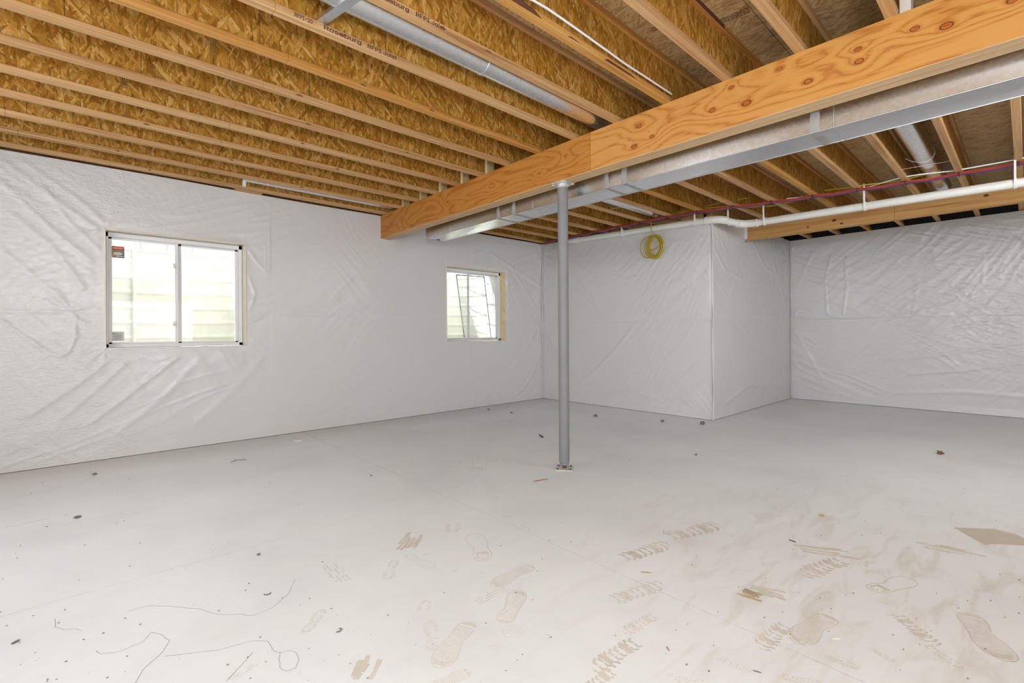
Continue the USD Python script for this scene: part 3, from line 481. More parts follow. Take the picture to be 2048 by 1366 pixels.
# ------------------------------------------------------------------ ceiling: subfloor panels on I-joists
ce = thing('ceiling', 'strand board subfloor panels seen between the joists', 'ceiling', kind='structure')
xe = [-2.62, -.842 - 1.2192 + .6, -.842 + .6, .377, 1.596, 2.815, 4.034, 5.253, 6.472, 7.08, 7.36]
xe = [-2.62, -2.061, -.842, .377, 1.596, 2.815, 4.034, 5.253, 6.30, 7.075, 8.29, 9.45]
for i in range(len(xe) - 1):
    ys = [-3.2, -1.35, 1.09, 3.53, 6.2] if i % 2 else [-3.2, -.13, 2.31, 4.75, 6.2]
    for a, c in zip(ys[:-1], ys[1:]):
        b = MB(); b.box(xe[i] + .0022, xe[i + 1] - .0022, a + .0018, c - .0018, ZD, ZD + .018); obj('panel', b, 'deck_strand_board', ce)
b = MB(); b.box(-2.7, 9.6, -3.3, 6.4, ZD + .0185, ZD + .05); obj('subfloor_backing', b, 'joint_dark', ce)
def yj(k): return 0.052 + 0.4094 * k
b = MB()
for k in range(-8, 7): b.box(9.26, 9.30, yj(k) + .0265, yj(k + 1) - .0265, ZJ, ZD - .001)
obj('rim_shade_black', b, 'rim_shade_black', ce, label='painted black shade between the joist ends past the far header')  # black pieces paint the dark of the joist bays at the rim
# stamps on the underside of the panels
def stamp(x, y, w, h, rows, r, ang=0):
    gs = []
    for i in range(rows):
        t = 0
        while t < w:
            L = r.uniform(.15, .4) * h; gs.append(sbox(t, i * h / rows, t + L, i * h / rows + h / rows * .5)); t += L + h * .08
    return affinity.translate(affinity.rotate(unary_union(gs), ang, origin=(0, 0)), x, y)
for (x, y, w, h, a) in ((2.72, 1.42, .16, .05, 100), (2.95, 1.10, .18, .06, 95), (2.45, .66, .18, .07, 100), (2.05, .62, .12, .05, 100), (2.6, .28, .2, .06, 80)):
    b = MB(); b.poly(stamp(x, y, w, h, 4, random.Random(int(x * 100)), a), .0006, ZD - .0007); obj('stamp', b, 'ink', ce)

ORD = {14: 'closest to the window wall', 13: 'second from the window wall, a round pipe behind it', 12: 'third from the window wall', 11: 'fourth from the window wall', 10: 'fifth from the window wall', 9: 'sixth from the window wall', 8: 'seventh from the window wall, a pale duct beside it past the beam', 7: 'one bay left of the lettered joist, orange flange side',
       6: 'with brown lettering, left of the round pipe', 5: 'with brown lettering, right of the round pipe', 4: 'with a dark stained flange carrying the white cable', 3: 'between the white cable joist and the pale block joists, dark stained web joint', 2: 'passing left of the second round pipe beyond the beam', 1: 'with a whitish block beside it above the beam', 0: 'at the right edge of the picture beyond the duct', -1: 'just outside the right edge of the picture', -2: 'farther outside the right edge of the picture'}
JOINTS = {6: [1.345, 2.60], 7: [2.004, .79], 8: [1.209, 2.43], 10: [.811, 2.03], 3: [1.992, .77], 2: [1.716, .5], 9: [1.554, 2.77], 11: [.3, 1.53], 12: [1.0, 2.2], 4: [.62, 1.85, 2.98], 5: [.9, 2.75]}
TXT = {6: [('RFPI-20', .832, .922), ('Roseburg', .979, 1.185), ('RFPI Joist', 1.221, 1.400), ('Roseburg', 2.95, 3.02)], 5: [('Roseburg', 1.062, 1.239), ('RFPI Joist', 1.279, 1.451)]}
TXT[6].pop()
FW2, FH = .026, .036
for k in range(-2, 15):
    y = yj(k)
    j = thing('floor_joist', f'wooden I-joist {ORD[k]}', 'joist', (0, y, ZJ), 'I-joists under the subfloor')
    fm = 'flange_timber_orange' if k in (7, 4) else 'flange_timber'
    x0, x1 = -2.56, (9.40 if k < 7 else 6.36) if k < 6.9 else 6.33
    r = random.Random(100 + k)
    cuts = [x0] + sorted(r.uniform(.9, 1.1) + q for q in [x0 + 1.2 * i for i in range(int((x1 - x0) / 1.2))] if q + 1.1 < x1 - .3) + [x1]
    for i in range(len(cuts) - 1):
        b = MB(); b.box(cuts[i] + .0004, cuts[i + 1] - .0004, y - FW2, y + FW2, ZJ, ZJ + FH, .002); obj('bottom_flange', b, fm, j)
    b = MB(); b.box(x0, x1, y - FW2, y + FW2, ZD - FH, ZD - .0005, .002); obj('top_flange', b, fm if k != 3 else 'flange_timber_orange', j)
    js = sorted(JOINTS.get(k, [r.uniform(.2, .6) + 1.2 * i for i in range(3)])); xs = [x0]
    a = js[0]
    pre = []
    while a - 1.22 > x0 + .2: a -= 1.22; pre.append(a)
    post = []; a = js[-1]
    while a + 1.22 < x1 - .2: a += 1.22; post.append(a)
    xs = [x0] + pre[::-1] + js + post + [x1]
    for i in range(len(xs) - 1):
        b = MB(); b.box(xs[i] + .0016, xs[i + 1] - .0016, y - .0048, y + .0048, ZJ + FH - .008, ZD - FH + .008); obj('web', b, 'web_strand_board', j)
    b = MB()
    for q in xs[1:-1]: b.box(q - .004, q + .004, y - .0044, y + .0044, ZJ + FH, ZD - FH)
    obj('web_joint', b, 'joint_dark', j)
    for t, a, c in TXT.get(k, []):
        m = meshkit.text_mesh(t, .021, .0006, bold=True); v = np.array(m.vertices); v[:, 0] = (v[:, 0] - v[:, 0].min()) / np.ptp(v[:, 0]) * (c - a) + a
        b = MB(); b.add(np.stack([v[:, 0], y - FW2 - v[:, 2] - .0002, ZJ + .008 + v[:, 1]], 1), m.faces); obj('lettering', b, 'ink', j, label='brown printed lettering ' + t)
    for i in range(1):
        xx = r.uniform(.2, 2.6); b = MB(); g = stamp(0, 0, r.uniform(.10, .16), .035, 3, r); g = affinity.rotate(g, 90, origin=(0, 0))
        b.poly(g, .0005, 0, lambda v: np.stack([xx + v[:, 0], y - .0049 - v[:, 2], ZJ + .09 + v[:, 1]], 1)); obj('web_stamp', b, 'green_ink', j)
    if k == 4:
        for (a, c, h0) in ((1.50, 1.76, .036), (2.28, 2.62, .02), (1.95, 2.08, .012)):
            b = MB(); P = [(a, .002), (a + .04, h0), (c - .06, h0 * .9), (c, .006)]; b.poly(Polygon(P), .0006, 0, lambda v: np.stack([v[:, 0], y - FW2 - v[:, 2] - .0002, ZJ + v[:, 1]], 1)); obj('stain', b, 'dark_stain', j)
    if k in (3, 2):
        for (a, c) in (((1.3, 1.9), (2.25, 2.95)) if k == 3 else ((1.0, 1.3),)):
            b = MB(); b.box(a, c, y - FW2 - .0006, y - FW2, ZD - .03, ZD - .002); obj('stain', b, 'dark_stain', j)
        b = MB(); q = JOINTS[k][0]; b.poly(Polygon([(q + .004, 0), (q + .03, .02), (q + .022, .12), (q + .03, .20), (q + .004, .22)]), .0005, 0, lambda v: np.stack([v[:, 0], y - .0049 - v[:, 2], ZJ + FH + v[:, 1]], 1)); obj('stain', b, 'dark_stain', j)
    # knots in the bottom flange
    for i in range(2 if k % 2 else 1):
        xx = r.uniform(.0, 2.8); b = MB(); b.poly(affinity.scale(Point(0, 0).buffer(.008, 6), r.uniform(1.2, 3), .8), .0005, 0, lambda v: np.stack([xx + v[:, 0], y - FW2 - v[:, 2], ZJ + .018 + v[:, 1]], 1)); obj('knot', b, 'wood_knot', j)
for k in (9, 10, 11, 12, 13):
    b = MB(); y = yj(k); b.box(3.075, 3.165, y - FW2 - .042, y - FW2 - .002, ZJ, ZD - .001, .002); tag(obj('squash_block', b, 'pale_block_timber'), 'pale upright squash block standing on the beam beside a joist near the window wall', 'block', 'pale squash blocks at the far end of the beam')
b = MB(); y = yj(1); b.box(3.075, 3.165, y - FW2 - .047, y - FW2 - .002, ZJ, ZD - .001, .002); tag(obj('squash_block', b, 'pale_chip'), 'whitish upright block on top of the beam at the upper right edge of the picture', 'block')
b = MB(); b.box(1.33, 1.60, 5.835, 5.96, ZJ - .004, ZJ + .034, .002); tag(obj('wood_block', b, 'flange_timber'), 'short wood scrap bridging the dark gap above the window wall sheet', 'block')

# ------------------------------------------------------------------ main beam
def bow(y): return np.interp(y, [-3, 0, 1.0, 2.33, 4.9, 5.885], [3.052, 3.048, 3.037, 3.021, 3.042, 3.068])
bm = thing('support_beam', 'big golden laminated timber beam running across the ceiling on the steel post', 'beam', (3.05, 0, 2.437))
def ply(y0, y1, d0, d1, m, ch=.004):
    ys = np.linspace(y0, y1, max(2, int((y1 - y0) / .3) + 1)); z0, z1 = 2.437, ZJ - .0005
    sec = [(d0, z0 + ch), (d0 + ch, z0), (d1 - ch * .3, z0), (d1, z0 + ch * .3), (d1, z1), (d0, z1)]
    V = np.array([[(bow(y) + a, y, z) for a, z in sec] for y in ys]); ns = len(sec); fs = []
    for i in range(len(ys) - 1):
        for q in range(ns): fs.append([i * ns + q, (i + 1) * ns + q, (i + 1) * ns + (q + 1) % ns, i * ns + (q + 1) % ns])
    f = np.array(fs); f = np.vstack([f[:, [0, 1, 2]], f[:, [0, 2, 3]]]); L = (len(ys) - 1) * ns
    f = np.vstack([f, [[0, q, q + 1] for q in range(1, ns - 1)], [[L, L + q + 1, L + q] for q in range(1, ns - 1)]])
    b = MB(); b.add(V.reshape(-1, 3), f); obj('ply', b, m, bm)
ply(-3.1, 2.3372, 0, .0440, 'beam_veneer'); ply(2.3392, 4.911, 0, .0440, 'beam_veneer_far'); ply(4.913, 6.05, 0, .0440, 'beam_veneer_far')
ply(-3.1, 3.55, .0452, .0895, 'beam_ply'); ply(3.552, 6.05, .0452, .0895, 'beam_ply'); ply(-3.1, 2.9, .0907, .135, 'beam_ply'); ply(2.902, 6.05, .0907, .135, 'beam_ply')
b = MB()
for i in range(9):
    for zz in (2.47, 2.585, 2.70):
        yy = 2.40 - .6 * i if i < 2 else 2.40 + .55 * (i - 2); yy += .02 * ((i * 7) % 3)
        c = trimesh.creation.cylinder(.0035, .002, sections=8); v = np.array(c.vertices); b.add(np.stack([bow(yy) - .0004 + v[:, 2], yy + v[:, 0], zz + v[:, 1]], 1), c.faces)
obj('nail', b, 'dark_steel', bm, kind='stuff')

# ------------------------------------------------------------------ steel post
px_, py_ = 3.103, 2.700
po = thing('steel_post', 'grey round steel post standing on the slab under the beam', 'post', (px_, py_, 0))
b = MB(); b.tube([(px_, py_, .058), (px_, py_, .062), (px_, py_, 1.2), (px_, py_, 2.425), (px_, py_, 2.428)], [.0435, .0445, .0445, .0445, .0435], 40); obj('shaft', b, 'painted_steel', po, smooth=35)
g = unary_union([sbox(-.085, -.055, .085, .055), Point(-.05, .05).buffer(.03), Point(.05, .05).buffer(.03), Point(-.05, -.05).buffer(.03), Point(.05, -.05).buffer(.03), Point(0, .06).buffer(.028), Point(0, -.06).buffer(.028)])
g = affinity.rotate(g, 90, origin=(0, 0)); b = MB(); b.poly(affinity.translate(g, px_, py_), .006, 2.4305); tp = obj('top_plate', b, 'bright_plate', po, smooth=30)
b = MB()
for sx, sy in ((-.045, -.07), (.045, -.07), (-.045, .07), (.045, .07)): c = trimesh.creation.cylinder(.008, .006, sections=6); c.apply_translation((px_ + sx, py_ + sy, 2.4275)); b.tm(c)
obj('screw', b, 'bright_plate', po)
b = MB(); b.tube([(px_, py_, 2.40), (px_, py_, 2.43)], .047, 32); obj('collar', b, 'bright_plate', po, smooth=35)
b = MB(); g = affinity.rotate(sbox(-.068, -.068, .068, .068).buffer(.004), 38, origin=(0, 0)); b.poly(affinity.translate(g, px_, py_), .007, 0.0005); obj('base_plate', b, 'base_plate', po)
b = MB(); b.tube([(px_, py_, .007), (px_, py_, .06)], .017, 14); obj('adjusting_screw', b, 'dark_steel', po, smooth=35)
b = MB(); b.tube([(px_, py_, .035), (px_, py_, .060)], .042, 6); obj('foot_nut', b, 'painted_steel', po)
for a in range(4):
    t = math.radians(38 + 45 + 90 * a); c = trimesh.creation.cylinder(.007, .008, sections=6); c.apply_translation((px_ + .075 * math.cos(t), py_ + .075 * math.sin(t), .0115)); b = MB(); b.tm(c); obj('bolt', b, 'dark_steel', po)

# ------------------------------------------------------------------ rectangular duct beside the beam
du = thing('trunk_duct', 'long rectangular galvanised duct hung behind the beam', 'duct', (3.395, 1.5, 2.345))
DX0, DX1, DZ0, DZ1 = 3.262, 3.532, 2.345, 2.655
def dbow(y): return bow(y) - 3.045
def trunk(y0, y1):
    """one length of sheet-metal trunk: each face cross-broken, so it pillows a little"""
    n, mq = 17, 7; b = MB(); ys = np.linspace(y0, y1, n)
    def face(f):
        U, V = np.meshgrid(np.linspace(-1, 1, n), np.linspace(-1, 1, mq), indexing='ij'); b.grid(f(U, V, 1 - np.maximum(np.abs(U), np.abs(V))))
    yy = lambda U: y0 + (U + 1) / 2 * (y1 - y0); ix = lambda V: (DX0 + DX1) / 2 + V * (DX1 - DX0) / 2; iz = lambda V: (DZ0 + DZ1) / 2 + V * (DZ1 - DZ0) / 2
    face(lambda U, V, c: np.stack([ix(V) + dbow(yy(U)), yy(U), DZ0 - .010 * c], -1))
    face(lambda U, V, c: np.stack([ix(-V) + dbow(yy(U)), yy(U), DZ1 + .006 * c], -1))
    face(lambda U, V, c: np.stack([DX0 - .007 * c + dbow(yy(U)), yy(U), iz(-V)], -1))
    face(lambda U, V, c: np.stack([DX1 + .007 * c + dbow(yy(U)), yy(U), iz(V)], -1))
    obj('trunk_section', b, 'galvanised_sheet', du, smooth=6)
Y_S = [5.08, 3.70, 3.47, 2.34, 2.18, .858, -1.0, -2.96]
for a, c in zip(Y_S[:-1], Y_S[1:]): trunk(c, a)
def band(y, w, t, m, name, lump=0.0):
    b = MB(); n = 14; r = rng
    for (xa, za, xb, zb) in ((DX0 - t, DZ1, DX0 - t, DZ0 - t), (DX0 - t, DZ0 - t, DX1 + t, DZ0 - t), (DX1 + t, DZ0 - t, DX1 + t, DZ1)):
        U, V = np.meshgrid(np.linspace(0, 1, n), np.linspace(-1, 1, 5), indexing='ij'); nx, nzz = (zb - za), -(xb - xa); L = math.hypot(nx, nzz); nx, nzz = -nx / L, -nzz / L
        nx, nzz = (-1, 0) if xa == xb and xa < 3.4 else (1, 0) if xa == xb else (0, -1)
        hh = lump * r.random(U.shape) * (1 - V ** 2) - t * (np.abs(V) > .99)
        wob = 1 + (.25 * (r.random(U.shape) - .5) if lump else 0)
        b.grid(np.stack([xa + (xb - xa) * U + nx * hh + dbow(y), y + V * w / 2 * wob, za + (zb - za) * U + nzz * hh], -1))
    obj(name, b, m, du, smooth=40)
for y in (3.70, 3.47, 2.34, 2.18, .858): band(y, .055, .0012, 'mastic', 'mastic_band', .0028)
for y in (3.20, 1.82, .76, 4.55): band(y, .012, .003, 'galvanised_bar', 'seam')
b = MB(); b.box(DX0 - .006 + .02, DX1 + .026, 5.078, 5.084, DZ0 - .004, DZ1); b.box(DX0 + .012, DX0 + .022, 5.06, 5.105, DZ0 - .002, DZ1); obj('end_cap', b, 'galvanised_sheet', du)
b = MB(); b.box(DX0 + .13, DX0 + .165, 5.02, 5.045, DZ0 - .005, DZ0 - .002); obj('drive_slip', b, 'black_plastic', du)
b = MB()
for e in (DX0 - .001, DX1 + .001):
    ys = np.linspace(-2.96, 5.08, 30); b.tube(np.stack([e + bow(ys) - 3.045, ys, 0 * ys + DZ0 - .001], 1), .0028, 6)
obj('corner_seam', b, 'galvanised_bar', du, smooth=True)

# ------------------------------------------------------------------ round branch pipes
def round_pipe(name, label, y, zc, r, x0, x1, joints=(), m='galvanised_pipe', group=None):
    t = thing(name, label, 'pipe', (x0, y, zc - r), group)
    cuts = [x0] + list(joints) + [x1]
    for i, (a, c) in enumerate(zip(cuts[:-1], cuts[1:])):
        b = MB(); xs = np.linspace(a, c, 10); rr = np.full(10, r - (.0015 if i % 2 else 0)); b.tube(np.stack([xs, 0 * xs + y, 0 * xs + zc], 1), rr, 40, caps=True); obj('pipe_section', b, m, t, smooth=35)
        b = MB(); b.box(a, c, y + r * .70 - .004, y + r * .70 + .004, zc + r * .70 - .003, zc + r * .70 + .004); obj('lock_seam', b, m, t)
    for q in joints:
        b = MB(); b.tube([(q - .012, y, zc), (q - .010, y, zc), (q, y, zc), (q + .010, y, zc), (q + .012, y, zc)], [r, r + .002, r + .0028, r + .002, r], 40, caps=False); obj('crimp', b, m, t, smooth=35)
    return t
round_pipe('round_duct', 'long round galvanised duct between the lettered joists left of the beam', 2.298, 2.858, .082, -1.2, 3.40, (1.9,))
rd2 = round_pipe('round_duct', 'short round galvanised duct beyond the beam at upper right', .672, 2.856, .078, 3.42, 7.55, (6.02,))
round_pipe('round_duct', 'thin-looking round duct peeking past the joist nearest the window wall', 5.555, 2.842, .076, 1.33, 3.42, ())
round_pipe('round_duct', 'pale round duct running out beneath the joist behind the steel post', 3.512, 2.833, .072, 3.45, 6.0, ())
# transition boots dropping from the round pipes into the trunk
b = MB(); b.tube([(3.40, .672, 2.66), (3.40, .672, 2.78)], .07, 24); b.tube([(3.40, 2.298, 2.66), (3.40, 2.298, 2.78)], .07, 24); b.tube([(3.40, 3.512, 2.66), (3.40, 3.512, 2.77)], .065, 24); obj('takeoff', b, 'galvanised_pipe', du, smooth=35)
# strap bar carrying the long round duct
b = MB(); A, B_ = np.array([0.955, 2.52, 2.774]), np.array([1.035, 2.085, 2.774]); d = (B_ - A) / np.linalg.norm(B_ - A); sd = np.cross([0, 0, 1.0], d)
b.obox((A + B_) / 2, d, sd, (0, 0, 1), np.linalg.norm(B_ - A) / 2, .024, .0015); b.obox((A + B_) / 2 + sd * .022 + np.array([0, 0, .008]), d, sd, (0, 0, 1), np.linalg.norm(B_ - A) / 2, .0015, .008); b.obox((A + B_) / 2 - sd * .022 + np.array([0, 0, .008]), d, sd, (0, 0, 1), np.linalg.norm(B_ - A) / 2, .0015, .008)
tag(obj('support_bar', b, 'galvanised_bar'), 'flat galvanised bar crossing under the long round duct at the top of the picture', 'bar')
b = MB(); t = np.linspace(-.6, 3.7, 30); b.tube(np.stack([6.02 + 0 * t, .672 - .081 * np.sin(t), 2.856 - .081 * np.cos(t)], 1), .0025, 6); b.tube([(6.02, .672 + .045, 2.79), (5.98, .76, 2.80), (5.95, .80, 2.83)], .0025, 6)
tag(obj('duct_tie', b, 'white_strap', smooth=True), 'thin pale tie looped around the short round duct', 'tie')
b = MB(); b.obox((6.10, .655, 2.765), (.12, -.99, 0), (.99, .12, 0), (0, 0, 1), .20, .004, .001); tag(obj('duct_strap', b, 'white_strap'), 'thin white strap stretched under the short round duct between two joists', 'strap')
b = MB(); b.obox((5.16, 3.49, 2.755), (.15, -.98, 0), (.98, .15, 0), (0, 0, 1), .17, .004, .001); tag(obj('duct_strap', b, 'white_strap'), 'thin white strap under the pale round duct behind the steel post', 'strap')
b = MB(); b.box(1.325, 1.352, 5.50, 5.53, 2.70, 2.775); tag(obj('duct_strap', b, 'white_strap'), 'short white tab hanging at the end of the duct above the window wall', 'strap')

# ------------------------------------------------------------------ white drain pipe with elbows
pv = thing('drain_pipe', 'white plastic drain pipe running along the ceiling with two elbows', 'pipe', (6.3, 2.6, 2.5))
RP = .0435
def pz1(y): return 2.627 + .0296 * (y - 2.99)
a0 = (6.135, 5.22, pz1(5.22)); a1 = (6.135, 2.80, pz1(2.80)); b0 = (6.50, 2.40, 2.566); b1 = (6.50, -2.9, 2.566 - .0135 * 5.3)
b = MB(); b.tube([a0, (6.135, 4, pz1(4)), a1], RP, 28); obj('pipe_length', b, 'white_pipe', pv, smooth=35)
b = MB(); b.tube([b0, (6.5, 1, 2.566 - .0135 * 1.4), b1], RP, 28); obj('pipe_length', b, 'white_pipe', pv, smooth=35)
def bez(p0, p1, p2, n=12):
    t = np.linspace(0, 1, n)[:, None]; return (1 - t) ** 2 * np.array(p0) + 2 * t * (1 - t) * np.array(p1) + t ** 2 * np.array(p2)
c1, c2 = np.array([6.135, 2.70, 2.618]), np.array([6.50, 2.53, 2.568]); dj = (c2 - c1) / np.linalg.norm(c2 - c1)
b = MB(); b.tube(bez((6.135, 2.86, pz1(2.86)), c1, c1 + dj * .10), RP + .006, 28); obj('elbow', b, 'white_pipe', pv, smooth=35)
b = MB(); b.tube(bez(c2 - dj * .10, c2, (6.50, 2.36, 2.565)), RP + .006, 28); obj('elbow', b, 'white_pipe', pv, smooth=35)
b = MB(); b.tube([c1 + dj * .06, c2 - dj * .06], RP, 28); obj('pipe_length', b, 'white_pipe', pv, smooth=35)
for q, d in ((c1 + dj * .10, dj), (c2 - dj * .10, -dj), (np.array([6.135, 2.86, pz1(2.86)]), np.array([0, 1.0, 0])), (np.array([6.5, 2.36, 2.565]), np.array([0, -1.0, 0]))):
    b = MB(); b.tube([q - d * .006, q + d * .006], RP + .0095, 28); obj('hub_ring', b, 'white_vinyl', pv, smooth=35)
b = MB(); b.tube([(6.135, 5.0, pz1(5.0)), (6.135, 5.08, pz1(5.08))], RP + .007, 28); obj('coupling', b, 'white_pipe', pv, smooth=35)
HANG = [(6.135, 4.14, 'on the drain pipe left of the yellow coil'), (6.135, 3.00, 'on the drain pipe just left of the first elbow'), (6.30, 2.63, 'behind the drain pipe between its two elbows'), (6.50, 2.27, 'just right of the second elbow'), (6.50, 1.225, 'on the right run of drain pipe beneath the red tubing'), (6.50, .075, 'at the right edge of the picture on the drain pipe')]
for x, y, lb in HANG:
    zc = pz1(y) if x < 6.2 else 2.594 if x < 6.4 else 2.566 - .0135 * (2.4 - y)
    t = thing('pipe_hanger', 'white plastic pipe hanger ' + lb, 'hanger', (x, y, zc))
    b = MB(); b.box(x - .010 - RP, x + .010 - RP, y - .008, y + .008, zc, 2.765 if x < 6.2 else 2.79, .002); obj('strap', b, 'white_strap', t)
    b = MB(); th = np.linspace(0, 2 * math.pi, 40); ring = np.stack([x + (RP + .004) * np.cos(th), y + 0 * th, zc + (RP + .004) * np.sin(th)], 1)
    for dy in (-.007, 0, .007): b.tube(ring + [0, dy, 0], .0042, 6, caps=False)
    obj('loop', b, 'white_strap', t, smooth=True)

# ------------------------------------------------------------------ water tubing and cables
def spline(P, n=80):
    P = np.array(P, float); t = np.r_[0, np.cumsum(np.linalg.norm(np.diff(P, axis=0), axis=1))]; s = np.linspace(0, t[-1], n)
    from scipy.interpolate import PchipInterpolator
    return np.stack([PchipInterpolator(t, P[:, k])(s) for k in range(3)], 1)
PEX = [(6.10, 5.75, 2.722), (6.03, 5.3, 2.728), (6.01, 4.87, 2.728), (5.965, 3.58, 2.728), (6.05, 2.77, 2.728), (6.25, 2.12, 2.728), (6.44, 1.22, 2.728), (6.55, .44, 2.728), (6.56, .02, 2.728), (6.57, -2.8, 2.728)]
sp = spline(PEX, 160); sag = -.010 * np.sin((sp[:, 1] - .052) / .4094 * math.pi) ** 2
for nm, dx, dz, m, lb in (('water_tube', -.022, 0, 'red_tube', 'red water tube in the bundle clipped under the joists'), ('water_tube', .004, -.004, 'blue_tube', 'blue water tube in the bundle clipped under the joists'), ('water_tube', -.002, .014, 'orange_tube', 'thin orange tube riding on top of the red and blue tubing')):
    b = MB(); P = sp + np.stack([0 * sag + dx, 0 * sag, sag + dz], 1); b.tube(P, .0105 if m != 'orange_tube' else .006, 10); tag(obj(nm, b, m, smooth=True), lb, 'tube')
for k in range(-2, 14):
    y = yj(k); i = np.argmin(abs(sp[:, 1] - y)); x = sp[i, 0]; b = MB(); b.tube([(x - .04, y, 2.741), (x - .038, y, 2.712), (x + .02, y, 2.708), (x + .022, y, 2.741)], .005, 6); tag(obj('tube_clip', b, 'black_plastic'), 'small black clip holding the red and blue tubing under a joist', 'clip', 'black tubing clips')
for P, m, r, lb in (([(6.33, 5.6, 2.83), (6.33, 5.13, 2.84), (6.27, 3.86, 2.842), (6.22, 3.3, 2.835), (6.225, 2.9, 2.838), (6.24, 2.6, 2.85), (6.33, 2.4, 2.86)], 'yellow_cable', .0075, 'yellow cable threaded through the joist webs above the yellow coil'),
                    ([(6.22, 3.95, 2.815), (6.21, 3.5, 2.80), (6.20, 3.1, 2.815), (6.30, 2.65, 2.80), (6.44, 2.40, 2.764), (6.57, 2.16, 2.762), (6.45, 1.75, 2.79)], 'yellow_cable', .0075, 'yellow cable drooping beside the tubing above the elbows'),
                    ([(6.45, 1.6, 2.80), (6.40, 1.25, 2.764), (6.50, .93, 2.765), (6.52, .6, 2.80)], 'yellow_cable', .0075, 'yellow cable under the joists left of the short round duct'),
                    ([(6.45, 2.0, 2.79), (6.47, 1.70, 2.768), (6.56, 1.38, 2.762), (6.34, .84, 2.752), (6.47, .43, 2.752), (6.49, .07, 2.755), (6.5, -.6, 2.76)], 'white_cable', .007, 'white cable lying along the red tubing at upper right')):
    b = MB(); b.tube(spline(P, 70), r, 8); tag(obj('cable', b, m, smooth=True), lb, 'cable')
b = MB(); b.tube(spline([(1.0, 1.654, 2.785), (1.45, 1.654, 2.786), (1.566, 1.650, 2.770), (1.667, 1.640, 2.790), (1.793, 1.632, 2.789), (1.928, 1.632, 2.787), (2.074, 1.632, 2.783), (2.232, 1.634, 2.780), (2.403, 1.640, 2.780), (2.7, 1.65, 2.79), (3.05, 1.66, 2.80)], 80), .0062, 8)
tag(obj('cable', b, 'white_cable', smooth=True), 'white cable lying on the stained joist flange at the top of the picture', 'cable')
# coil of yellow cable hanging in front of the middle wall
b = MB(); r = random.Random(4); pts = [(6.15, 3.64, 2.80), (6.075, 3.635, 2.70), (6.075, 3.63, 2.60), (6.09, 3.627, 2.56)]
cy, cz = 3.60, 2.385
for q in range(9):
    ry, rz = .105 + r.uniform(-.018, .022), .158 + r.uniform(-.02, .018); oy, oz, xo = r.uniform(-.012, .012), r.uniform(-.012, .010), 6.125 + r.uniform(-.016, .016)
    if q == 6: ry, oy = .16, .085
    if q == 7: ry, oy = .12, .05
    tl = r.uniform(-.15, .15)
    for t in np.linspace(0, 2 * math.pi, 26, endpoint=False):
        yy, zz = ry * math.sin(t), rz * math.cos(t) ; yy, zz = yy * math.cos(tl) - zz * math.sin(tl), yy * math.sin(tl) + zz * math.cos(tl)
        pin = math.exp(-((t if t < math.pi else 2 * math.pi - t) / .35) ** 2); yy *= 1 - .4 * pin; zz = zz * (1 - pin) + (2.548 - cz) * pin
        pts.append((xo, cy + yy + oy * (1 - pin), cz + zz + oz * (1 - pin)))
for t in np.linspace(0, 1, 14): pts.append((6.12, 3.70 - .22 * t, 2.34 - .02 * t + .10 * t * t))
b.tube(spline(pts, 900), .0066, 7); tag(obj('cable_coil', b, 'yellow_cable', smooth=True), 'coil of yellow cable hanging from the tubing in front of the middle wall', 'cable coil')

# ------------------------------------------------------------------ far header on the right
hb = thing('far_header', 'low timber header on the right below the white drain pipe', 'beam', (7.3, 1, 2.5))
for d0, d1, cs in ((7.28, 7.318, [2.80, 1.085, -1.2, -2.97]), (7.319, 7.357, [2.80, .2, -2.97]), (7.358, 7.396, [2.80, 1.5, -2.97])):
    for a, c in zip(cs[:-1], cs[1:]):
        b = MB(); b.box(d0, d1, c + .0008, a - .0008, 2.502, ZJ - .0005, .003); obj('board', b, 'header_timber', hb)
b = MB()
for yy, zz, rr in ((1.62, 2.545, .012), (1.70, 2.60, .016), (.30, 2.62, .014), (2.0, 2.56, .010)): b.poly(affinity.scale(Point(0, 0).buffer(rr, 8), 1.5, 1), .0006, 0, lambda v: np.stack([7.28 - v[:, 2], yy + v[:, 0], zz + v[:, 1]], 1))
obj('knot', b, 'dark_stain', hb)
b = MB(); b.box(7.272, 7.40, 2.801, 2.812, 2.505, 2.66); b.box(7.262, 7.274, 2.776, 2.812, 2.52, 2.69); hh = obj('header_bracket', b, 'white_strap'); tag(hh, 'small white bracket at the left end of the far header', 'bracket')
b = MB(); b.box(7.26, 7.29, 2.785, 2.806, 2.470, 2.502, .003); tag(obj('bracket_tab', b, 'mastic'), 'little grey tab below the white bracket on the return wall', 'tab')

